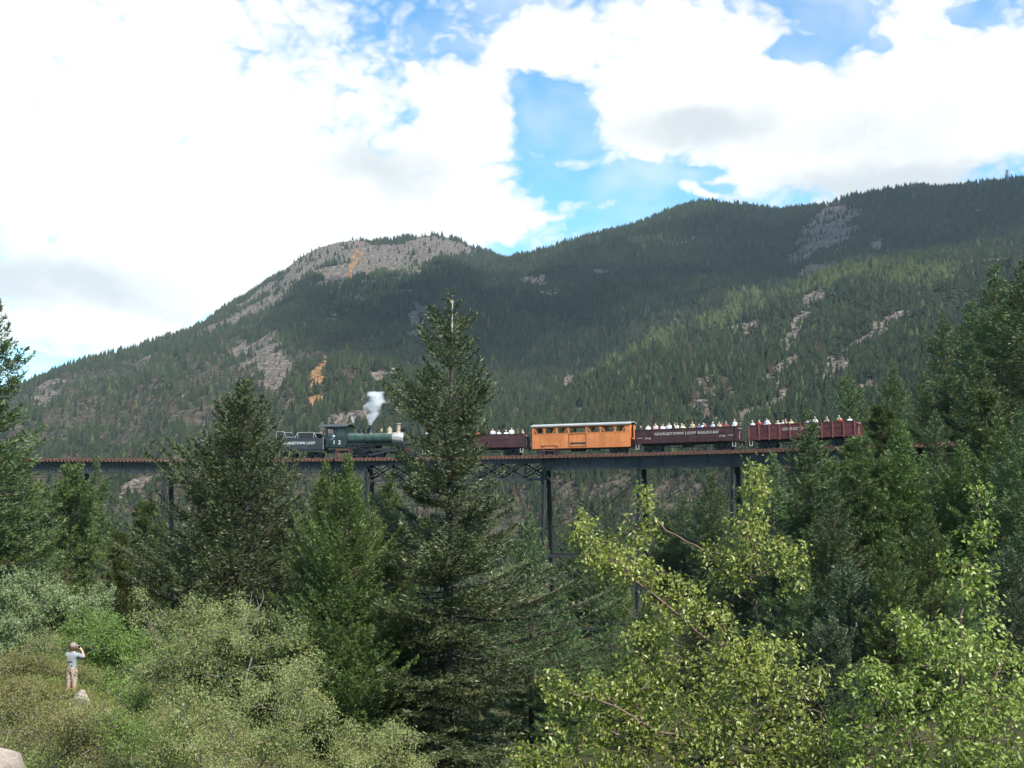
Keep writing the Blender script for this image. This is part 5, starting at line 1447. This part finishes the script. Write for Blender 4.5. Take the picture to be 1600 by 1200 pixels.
# ------------------------------------------------------------------ broadleaf shrubs
def leaf_arrays(pos, d, nrm, l, w, fold, shape6):
    s = np.cross(d, nrm); s /= np.linalg.norm(s, axis=1, keepdims=True) + 1e-9
    n = np.cross(s, d)
    L = l[:, None]; Wd = w[:, None]
    if shape6:
        up = n * (fold * w)[:, None]; dr = n * (-.12 * l)[:, None]
        V = np.stack([pos, pos + d * L * .35 + s * Wd + up, pos + d * L * .72 + s * Wd * .75 + up * .6 + dr * .4, pos + d * L + dr, pos + d * L * .72 - s * Wd * .75 + up * .6 + dr * .4, pos + d * L * .35 - s * Wd + up, pos + d * L * .5], 1)
        k = np.arange(len(pos))[:, None] * 7
        F = np.concatenate([k + np.array([[0, 1, 2, 6]]), k + np.array([[6, 2, 3, 3]])[:, [0, 1, 2, 2]][:, :4]], 0) if False else np.concatenate([k + np.array([[0, 1, 2, 3]]), k + np.array([[0, 3, 4, 5]])], 0)
        V = V[:, :6]; k = np.arange(len(pos))[:, None] * 6
        F = np.concatenate([k + np.array([[0, 1, 2, 3]]), k + np.array([[0, 3, 4, 5]])], 0)
        return V.reshape(-1, 3), F, 6
    V = np.stack([pos, pos + d * L * .45 + s * Wd + n * (fold * w)[:, None], pos + d * L, pos + d * L * .45 - s * Wd + n * (fold * w)[:, None]], 1)
    return V.reshape(-1, 3), np.arange(len(pos))[:, None] * 4 + np.arange(4)[None], 4

def shrub(name, seed, stems, tips, leaf_n, leaf_l, leaf_w, leaf_mat, wood_mat, r_tip=.004, r_pow=.42, seg=3, droop=.3, shape6=False, origin=None, spread=.08, max_r=.2, run=.35):
    """stems: polylines; tips: (n,3) twig ends; grows a branch from the nearest wood to every tip and leafs the last part"""
    rs = np.random.RandomState(seed)
    P = []; par = []
    for st in stems:
        st = [np.array(p, float) for p in st]; start = len(P)
        for j in range(len(st) - 1):
            m = max(2, int(np.linalg.norm(st[j + 1] - st[j]) / .18))
            for q in range(m):
                P.append(st[j] + (st[j + 1] - st[j]) * q / m + rs.normal(0, .012, 3)); par.append(len(P) - 2 if len(P) - 1 > start else -1)
    # a stem that starts on another stem hangs on its nearest node
    P = [np.asarray(p) for p in P]
    cap = len(P) + len(tips) * seg + 5
    A = np.zeros((cap, 3)); A[:len(P)] = P; n = len(P)
    tips = np.asarray(tips); d0 = np.min(np.linalg.norm(tips[:, None] - A[None, :n][:, :, :], axis=2), axis=1)
    ends = []
    for ti in np.argsort(d0):
        t = tips[ti]; dv = t - A[:n]; dist = np.linalg.norm(dv, axis=1)
        cost = dist + np.maximum(0, A[:n, 2] - t[2]) * .6
        j = int(np.argmin(cost)); b = A[j]
        v = t - b; bow = np.array([0, 0, np.linalg.norm(v) * .10])
        last = j
        for q in range(1, seg + 1):
            f = q / seg; A[n] = b + v * f + bow * math.sin(f * math.pi) + rs.normal(0, .02, 3) * np.linalg.norm(v) * (q < seg)
            par.append(last); last = n; n += 1
        ends.append(last)
    A = A[:n]; par = np.array(par)
    cnt = np.zeros(n)
    for e in ends: cnt[e] += 1
    for i in range(n - 1, -1, -1):
        if par[i] >= 0: cnt[par[i]] += cnt[i]
    rad = np.minimum(r_tip * np.maximum(cnt, 1) ** r_pow, max_r)
    e = np.where(par >= 0)[0]; p0 = A[par[e]]; p1 = A[e]; dd = p1 - p0; ln = np.linalg.norm(dd, axis=1, keepdims=True) + 1e-9; dd = dd / ln
    a, b = frames(dd, rs); ns = 4
    ang = np.arange(ns) * 2 * math.pi / ns
    ring = a[:, None] * np.cos(ang)[None, :, None] + b[:, None] * np.sin(ang)[None, :, None]
    r0 = np.minimum(rad[par[e]], rad[e] * 1.35)[:, None, None]; r1 = rad[e][:, None, None]
    BV = np.concatenate([p0[:, None] + ring * r0, p1[:, None] + ring * r1], 1).reshape(-1, 3)
    k = np.arange(len(e))[:, None, None] * 2 * ns; q = np.arange(ns)[None, :, None]
    BF = np.concatenate([k + q, k + (q + 1) % ns, k + ns + (q + 1) % ns, k + ns + q], -1).reshape(-1, 4)
    # leaves
    ends = np.array(ends); m = leaf_n
    i = np.repeat(ends, m); N = len(i)
    back = rs.random_sample(N) ** .7
    pa = par[i]; pos = A[i] + (A[pa] - A[i]) * np.minimum(1, back * run / (np.linalg.norm(A[pa] - A[i], axis=1) + 1e-6))[:, None]
    tw = A[i] - A[pa]; tw /= np.linalg.norm(tw, axis=1, keepdims=True) + 1e-9
    pos = pos + rs.normal(0, spread * .35, (N, 3))
    d = tw * .5 + rs.normal(0, .6, (N, 3)); d[:, 2] -= droop; d /= np.linalg.norm(d, axis=1, keepdims=True)
    nr = rs.normal(0, .55, (N, 3)); nr[:, 2] += .8; nr /= np.linalg.norm(nr, axis=1, keepdims=True)
    l = leaf_l * rs.uniform(.6, 1.25, N); w = leaf_w * rs.uniform(.7, 1.2, N)
    LV, LF, kk = leaf_arrays(pos, d, nr, l, w, rs.uniform(.1, .5, N), shape6)
    E = A[ends]; cl = fbm(E[:, 0] * 1.1 + E[:, 2], E[:, 1] * 1.1 + E[:, 2] * .7, 3, seed)
    tint = np.clip(np.repeat(.5 + (cl - .5) * 3.0 + rs.uniform(-.2, .2, len(ends)), m) + rs.uniform(-.15, .15, N), 0, 1)
    o = np.array(origin if origin is not None else stems[0][0], float)
    root = empty(name, o)
    link('branches', np_mesh('branches', BV - o, BF, [wood_mat], smooth_shade=True), root)
    link('leaves', np_mesh('leaves', LV - o, LF, [leaf_mat], attrs=dict(tint=np.repeat(tint, kk))), root)
    return root

def blob_tips(rs, blobs, clump=0):
    """(px, py, depth, rx px, ry px, depth radius m, count) -> points in those ellipsoids, denser toward the outside"""
    out = []
    for px, py, d, rx, ry, rd, n in blobs:
        v = rs.normal(0, 1, (n, 3)); v /= np.linalg.norm(v, axis=1, keepdims=True); v *= rs.random_sample(n)[:, None] ** .45
        c = W(px, py, d); k = d / FPX
        if clump:
            m = max(4, n // clump); q = rs.randint(0, m, n); v = v[q] * 1.08 + rs.normal(0, .17, (n, 3))
        out.append(np.stack([c.x + v[:, 0] * rx * k, c.y + v[:, 1] * rd, c.z + v[:, 2] * ry * k], -1))
    return np.concatenate(out)

cherry_m = leafmat('cherry_leaves', (.115, .175, .020), (.330, .390, .080), tip=(.44, .47, .17), transl=.36, rough=.40, spec=.55, objvar=.06)
cherry_bark = pmat('cherry_bark', (.13, .085, .068), .55, 0, .3, 20, .1)
willow_m = leafmat('willow_leaves', (.125, .168, .045), (.325, .365, .130), tip=(.36, .26, .13), transl=.30, rough=.5, spec=.4, objvar=.05)
aspen_m = leafmat('aspen_leaves', (.125, .180, .068), (.275, .330, .150), transl=.32, rough=.45, spec=.4, objvar=.05)
bright_m = leafmat('bright_shrub_leaves', (.105, .165, .030), (.235, .300, .075), transl=.35, rough=.5, spec=.3, objvar=.05)
olive_m = leafmat('olive_scrub_leaves', (.115, .130, .038), (.270, .275, .105), tip=(.30, .18, .08), transl=.25, rough=.6, spec=.2, objvar=.05)
twig_m = pmat('grey_twigs', (.23, .20, .17), .9, 0, .3, 10, .1)

def stem(pts): return [tuple(W(*p)) for p in pts]
def rooted(px, d, pts):
    w = W(px, 1100, d); return [(w.x, w.y, gz(w.x, w.y) - .1)] + stem(pts)

def cherries():
    rs = np.random.RandomState(5)
    st = [rooted(1230, 11.5, [(1225, 1150, 11.5), (1205, 1040, 11.4), (1185, 980, 11.4), (1180, 940, 11.4), (1172, 905, 11.3), (1176, 870, 11.3), (1168, 800, 11.2), (1178, 735, 11.2)]),
          stem([(1205, 1040, 11.4), (1135, 1015, 11.2), (1105, 1000, 11.1), (1070, 970, 11), (1040, 945, 11), (990, 905, 10.9), (950, 870, 10.8)]),
          stem([(1180, 945, 11.4), (1140, 920, 11.5), (1100, 908, 11.6), (1060, 900, 11.7), (1010, 880, 11.7)]),
          stem([(1172, 905, 11.3), (1215, 885, 11.2), (1250, 870, 11.2)]),
          stem([(1176, 870, 11.3), (1100, 860, 11.4), (1070, 845, 11.5), (1040, 828, 11.6), (1005, 790, 11.7)]),
          rooted(1120, 10.6, [(1110, 1180, 10.6), (1060, 1150, 10.5), (1000, 1130, 10.4), (930, 1090, 10.3), (860, 1080, 10.3)]),
          rooted(1120, 10.6, [(1112, 1170, 10.6), (1130, 1130, 10.6), (1145, 1090, 10.6)]),
          rooted(1300, 11, [(1290, 1150, 11), (1270, 1080, 11)])]
    B = [(1178, 765, 11.2, 26, 45, .25, 34), (1190, 740, 11.2, 14, 16, .1, 8), (1168, 830, 11.2, 48, 45, .4, 52), (1225, 880, 11.2, 42, 48, .4, 56), (1140, 880, 11.3, 50, 50, .5, 55), (1005, 780, 11.7, 16, 32, .2, 16), (1000, 840, 11.7, 40, 30, .3, 38),
         (915, 835, 10.9, 30, 36, .3, 34), (950, 880, 10.9, 50, 36, .4, 60), (1000, 890, 11.2, 55, 28, .4, 54), (1060, 930, 11.1, 60, 40, .5, 62), (1020, 990, 11, 50, 30, .4, 46), (1100, 960, 11.2, 50, 40, .5, 50), (1160, 1010, 11.3, 60, 40, .5, 60),
         (1130, 1060, 10.9, 90, 50, .6, 110), (1230, 1050, 11.2, 70, 55, .5, 85), (1010, 1060, 10.8, 60, 45, .5, 66), (930, 1090, 10.5, 70, 34, .4, 72), (870, 1080, 10.3, 36, 30, .3, 30), (1060, 1130, 10.6, 120, 50, .6, 130), (1200, 1140, 11, 110, 70, .6, 150), (950, 1150, 10.5, 90, 50, .5, 90), (850, 1170, 10.2, 50, 40, .3, 36),
         (1280, 1170, 11, 70, 60, .5, 80), (1050, 1200, 10.4, 160, 40, .6, 110), (830, 1200, 10.2, 60, 24, .4, 50), (920, 1205, 10.3, 80, 24, .4, 60), (1240, 1205, 10.8, 110, 30, .5, 80)]
    r = shrub('cherry_shrub', 5, st, blob_tips(rs, B), 10, .048, .0140, cherry_m, cherry_bark, .0018, .38, 3, .35, True, None, .11, .015, .26)
    tag(r, 'large yellow-green leafy shrub with reddish stems at the lower middle right', 'shrub')
    rs = np.random.RandomState(6)
    st = [rooted(1510, 10.0, [(1505, 1150, 10), (1500, 1060, 10), (1500, 990, 10), (1508, 940, 10), (1520, 880, 10), (1530, 820, 10), (1532, 760, 10)]),
          stem([(1500, 1060, 10), (1440, 1020, 9.9), (1400, 980, 9.9)]), stem([(1505, 1120, 10), (1560, 1050, 10.1), (1590, 1010, 10.2)]),
          rooted(1430, 9.6, [(1420, 1150, 9.6), (1380, 1100, 9.6), (1350, 1060, 9.6)])]
    B = [(1532, 770, 10, 12, 26, .15, 9), (1528, 830, 10, 30, 40, .25, 22), (1505, 900, 10, 36, 40, .35, 36), (1540, 930, 10, 30, 50, .3, 26), (1410, 985, 9.9, 30, 34, .3, 32), (1470, 1010, 9.9, 60, 50, .5, 66), (1545, 1030, 10.1, 55, 60, .5, 66), (1370, 1060, 9.6, 50, 36, .4, 48),
         (1450, 1100, 9.7, 90, 56, .5, 120), (1560, 1120, 10, 70, 60, .5, 90), (1350, 1150, 9.6, 70, 50, .4, 70), (1480, 1180, 9.7, 120, 50, .5, 110), (1590, 1060, 10.2, 40, 60, .4, 40), (1400, 1205, 9.6, 90, 24, .4, 60), (1550, 1205, 9.8, 80, 24, .4, 60)]
    r = shrub('cherry_shrub', 6, st, blob_tips(rs, B), 10, .048, .0140, cherry_m, cherry_bark, .0018, .38, 3, .35, True, None, .11, .015, .26)
    tag(r, 'second yellow-green leafy shrub at the lower right corner', 'shrub')
cherries()

def bush(name, seed, blobs, base, label, mat, wood, ln, ll, lw, tip_r=.0028, dead=0, **kw):
    """base: list of (px, depth) where stems leave the ground"""
    rs = np.random.RandomState(seed); st = []
    for px, d in base:
        w = W(px, 1000, d); g = gz(w.x, w.y)
        # a stem rises toward the middle of one of the blobs
        b = blobs[rs.randint(len(blobs))]; c = W(b[0], b[1], b[2])
        st.append([(w.x, w.y, g - .1), ((w.x + c.x) / 2 + rs.normal(0, .1), (w.y + c.y) / 2, (g + c.z) / 2 + .15), (c.x, c.y, c.z)])
    r = shrub(name, seed, st, blob_tips(rs, blobs, 11), ln, ll, lw, mat, wood, tip_r, .36, 3, .15, False, None, .28, .035, .8, **kw)
    tag(r, label, 'shrub')
    return r
bush('willow_shrub', 31, [(345, 955, 27.5, 46, 34, .9, 90), (285, 985, 27, 60, 42, 1.0, 120), (400, 985, 27, 60, 40, 1.0, 110), (450, 1010, 26.5, 44, 46, 1.0, 90), (340, 1030, 26, 90, 50, 1.4, 200), (430, 1070, 25.8, 84, 54, 1.4, 200), (270, 1070, 25.8, 70, 60, 1.3, 160), (340, 1100, 25, 70, 50, 1.2, 140), (450, 1140, 24.6, 60, 60, 1.1, 150), (380, 1170, 24.2, 80, 50, 1.2, 150), (290, 1160, 24.2, 70, 56, 1.2, 150), (490, 1110, 25.5, 34, 50, .8, 60), (250, 1000, 27, 40, 40, .9, 70), (225, 950, 27.6, 18, 26, .5, 20)],
     [(330, 26), (350, 26.3), (380, 25.6), (300, 25.8), (410, 26), (430, 25), (360, 25)], 'large grey-green willow bush with bare twigs right of the photographer', willow_m, twig_m, 28, .075, .013)
bush('aspen_shrub', 32, [(50, 940, 44, 80, 44, 2.0, 260), (20, 1000, 42, 70, 50, 2.0, 220), (120, 960, 43, 50, 44, 1.6, 160)], [(40, 43), (60, 43.5), (20, 42.5), (110, 43)], 'pale grey-green aspen thicket at the left edge behind the photographer', aspen_m, twig_m, 34, .10, .030)
bush('leafy_shrub', 33, [(165, 985, 40, 44, 46, 1.5, 200), (205, 1030, 38.5, 36, 40, 1.2, 140), (130, 1000, 41, 30, 40, 1.0, 90)], [(165, 40), (185, 39), (150, 40.5)], 'bright green bush just behind and right of the photographer', bright_m, twig_m, 34, .085, .024)
bush('leafy_shrub', 34, [(590, 1170, 28, 60, 42, 1.2, 260), (540, 1185, 27, 40, 36, 1.0, 120), (640, 1210, 28, 40, 30, 1.0, 80)], [(590, 28), (560, 27.5), (610, 28)], 'small yellowish green bush at bottom beside the willow bush', willow_m, twig_m, 34, .07, .015)
bush('scrub_bush', 35, [(40, 1040, 33, 70, 36, 1.2, 230), (15, 1075, 31, 60, 40, 1.2, 180)], [(40, 33), (20, 32)], 'olive scrub bush at the left edge in front of the photographer', olive_m, twig_m, 32, .06, .016)
bush('scrub_bush', 36, [(60, 1140, 26, 90, 50, 1.2, 330), (150, 1150, 25.5, 80, 44, 1.2, 260)], [(60, 26), (110, 25.6), (150, 25.5)], 'brownish scrub bush at the bottom left above the pale boulder', olive_m, twig_m, 30, .055, .015)
bush('scrub_bush', 37, [(225, 1165, 24.5, 70, 50, 1.0, 240), (190, 1110, 26.5, 60, 30, 1.0, 150)], [(225, 24.5), (200, 25)], 'green scrub bush between the brownish scrub and the willow bush', bright_m, twig_m, 32, .055, .015)

def dead_snag():
    w = W(395, 1040, 29); g = gz(w.x, w.y); b = MB(); rg = random.Random(2)
    base = Vector((w.x, w.y, g))
    for pts in ([(388, 1010), (385, 970), (390, 948), (394, 925)], [(392, 985), (402, 955), (412, 935), (410, 922)], [(386, 975), (374, 950), (366, 936)], [(395, 960), (404, 946), (400, 930)]):
        q = [W(px, py, 29) for px, py in pts]
        b.tube([p - base for p in q], [.014 * (1 - .75 * i / len(q)) for i in range(len(q))], 6)
    o = b.build('dead_snag', twig_m); o.location = base; tag(o, 'bare forked dead branches standing above the willow bush', 'dead branches')
dead_snag()

# ------------------------------------------------------------------ undergrowth and grass on the near bench
def undergrowth():
    rs = np.random.RandomState(77)
    mats = [bright_m, olive_m, willow_m]
    N = 4200; x = rs.uniform(-30, 4, N); y = rs.uniform(15, 60, N)
    z = ground(x, y); px, py = proj(x, y, z)
    keep = (px > -80) & (px < 720) & (py < 1330); x, y, z = x[keep], y[keep], z[keep]
    dp = np.hypot(x - PERSON.x, y - PERSON.y)
    near_line = (np.abs(x - PERSON.x * y / PERSON.y) < .75) & (y > PERSON.y - 4.0) & (y < PERSON.y + .8)
    keep = ~near_line; x, y, z = x[keep], y[keep], z[keep]
    n = len(x); m = 50
    hgt = .30 + .45 * vnoise(x * .5, y * .5, 3)
    kind = np.where(fbm(x * .22, y * .22, 3, 9) > .52, 1, 0); kind[rs.random_sample(n) < .2] = 2
    i = np.repeat(np.arange(n), m); M = len(i)
    v = rs.normal(0, .32, (M, 3)); pos = np.stack([x[i] + v[:, 0], y[i] + v[:, 1], z[i] + rs.random_sample(M) ** .8 * hgt[i]], -1)
    d = rs.normal(0, .6, (M, 3)); d[:, 2] += .5; d /= np.linalg.norm(d, axis=1, keepdims=True)
    nr = rs.normal(0, .6, (M, 3)); nr[:, 2] += .6; nr /= np.linalg.norm(nr, axis=1, keepdims=True)
    V, F, k = leaf_arrays(pos, d, nr, rs.uniform(.06, .10, M), rs.uniform(.014, .024, M), rs.uniform(.1, .5, M), False)
    o = link('undergrowth', np_mesh('undergrowth', V, F, mats, kind[i], attrs=dict(tint=np.repeat(rs.random_sample(M), 4))))
    tag(o, 'mixed low green and brown undergrowth on the near slope', 'undergrowth', kind='stuff')
undergrowth()

def grass():
    rs = np.random.RandomState(78); N = 34000
    gm = leafmat('dry_grass', (.13, .15, .04), (.30, .27, .11), transl=.3, rough=.7, spec=.1, objvar=0)
    x = rs.uniform(-26, 0, N); y = rs.uniform(16, 50, N)
    t = N // 2
    x[:t] = PERSON.x + rs.normal(1.0, 1.6, t); y[:t] = PERSON.y + rs.normal(-1.2, 1.8, t)
    z = ground(x, y)
    h = rs.uniform(.18, .42, N); a = rs.uniform(0, 6.28, N); w = rs.uniform(.006, .012, N)
    le = rs.normal(0, .35, (N, 2)) * h[:, None]
    p = np.stack([x, y, z - .03], -1); s = np.stack([np.cos(a) * w, np.sin(a) * w, 0 * a], -1)
    tip = p + np.stack([le[:, 0], le[:, 1], h], -1); mid = (p + tip) / 2 + np.array([[0, 0, .04]])
    V = np.stack([p - s, p + s, mid + s * .8, tip, mid - s * .8], 1).reshape(-1, 3)
    F = np.arange(N)[:, None] * 5 + np.arange(5)[None]
    o = link('grass', np_mesh('grass', V, F, [gm], attrs=dict(tint=np.repeat(rs.random_sample(N), 5))))
    tag(o, 'tall dry yellow-green grass around the photographer', 'grass', kind='stuff')
grass()

# ------------------------------------------------------------------ rocks
rock_pink = pmat('rock_pinkish', (.44, .33, .26), .9, 0, .3, 2.0, .6, col2=(.28, .21, .18), bscale=9)
rock_pale = pmat('rock_pale', (.36, .30, .25), .9, 0, .3, 3.0, .5, col2=(.22, .18, .15), bscale=12)
def rock(px, py, d, size, label, mat, seed, squash=.7, sink=.3):
    g = random.Random(seed); w = W(px, py, d); z = gz(w.x, w.y)
    bm = bmesh.new(); bmesh.ops.create_icosphere(bm, subdivisions=3, radius=1.0)
    planes = [(Vector((g.gauss(0, 1), g.gauss(0, 1), g.gauss(.2, 1))).normalized(), g.uniform(.35, .8)) for _ in range(14)]
    for v in bm.verts:
        p = v.co.copy()
        for n, k in planes:
            e = p.dot(n) - k
            if e > 0: p -= n * e * .92
        p += p.normalized() * .06 * (fbm(np.array([p.x * 3 + seed]), np.array([p.y * 3 + p.z * 2]), 3, seed)[0] - .5)
        v.co = Vector((p.x * size[0], p.y * size[1], p.z * size[2]))
    me = bpy.data.meshes.new('boulder'); bm.to_mesh(me); bm.free(); me.materials.append(mat)
    o = link('boulder', me); o.location = (w.x, w.y, max(z, w.z - size[2] * .4) if False else z + size[2] * sink); o.rotation_euler = (0, 0, g.uniform(0, 6))
    tag(o, label, 'rock')
rock(8, 1195, 21, (.50, .45, .60), 'pale pinkish boulder in the bottom left corner', rock_pale, 1, sink=.95)
rock(130, 1076, 34.0, (.40, .38, .42), 'pale rock at the feet of the photographer', rock_pale, 2, sink=.6)
rock(150, 1090, 33.2, (.28, .25, .25), 'small pale stone below the rock at the feet of the photographer', rock_pale, 3, sink=.6)
rock(98, 868, 82, (2.2, 1.5, 1.6), 'pink boulder showing beneath the rounded pine', rock_pink, 4, sink=.5)
rock(236, 918, 92, (1.1, 1.0, 2.2), 'brownish rock outcrop between young pine and bridge leg', rock_pink, 5, sink=.6)
rock(1000, 1015, 72, (.9, .8, .9), 'tan boulder glimpsed through the yellow-green shrub', rock_pink, 6, sink=.6)

for i, (px, py, d, sz, lab) in enumerate(((118, 1084, 33.6, .20, 'small pale stone just left of the rock at the photographer feet'), (166, 1083, 34.2, .24, 'flat pale stone in the grass right of the photographer'), (178, 1092, 33.4, .16, 'smallest pale stone in the grass, farthest right of the photographer'), (140, 1098, 32.6, .18, 'pale stone in the scrub below the photographer'))):
    rock(px, py, d, (sz, sz * .9, sz * .8), lab, rock_pale, 20 + i, sink=.9)
# ------------------------------------------------------------------ haze
def haze():
    b = MB(); b.box(-4200, 4200, -80, 5200, -86, 1000)
    m = bpy.data.materials.new('valley_haze'); m.use_nodes = True
    t = m.node_tree; t.nodes.clear()
    o = nd(t, 'ShaderNodeOutputMaterial'); v = nd(t, 'ShaderNodeVolumePrincipled')
    v.inputs['Density'].default_value = HAZE; v.inputs['Color'].default_value = (.74, .88, 1.0, 1); v.inputs['Anisotropy'].default_value = 0.0
    t.links.new(v.outputs[0], o.inputs['Volume'])
    ob = b.build('haze', m); tag(ob, 'thin bluish haze in the valley air', 'haze', kind='stuff')
HAZE = 0.000034
haze()
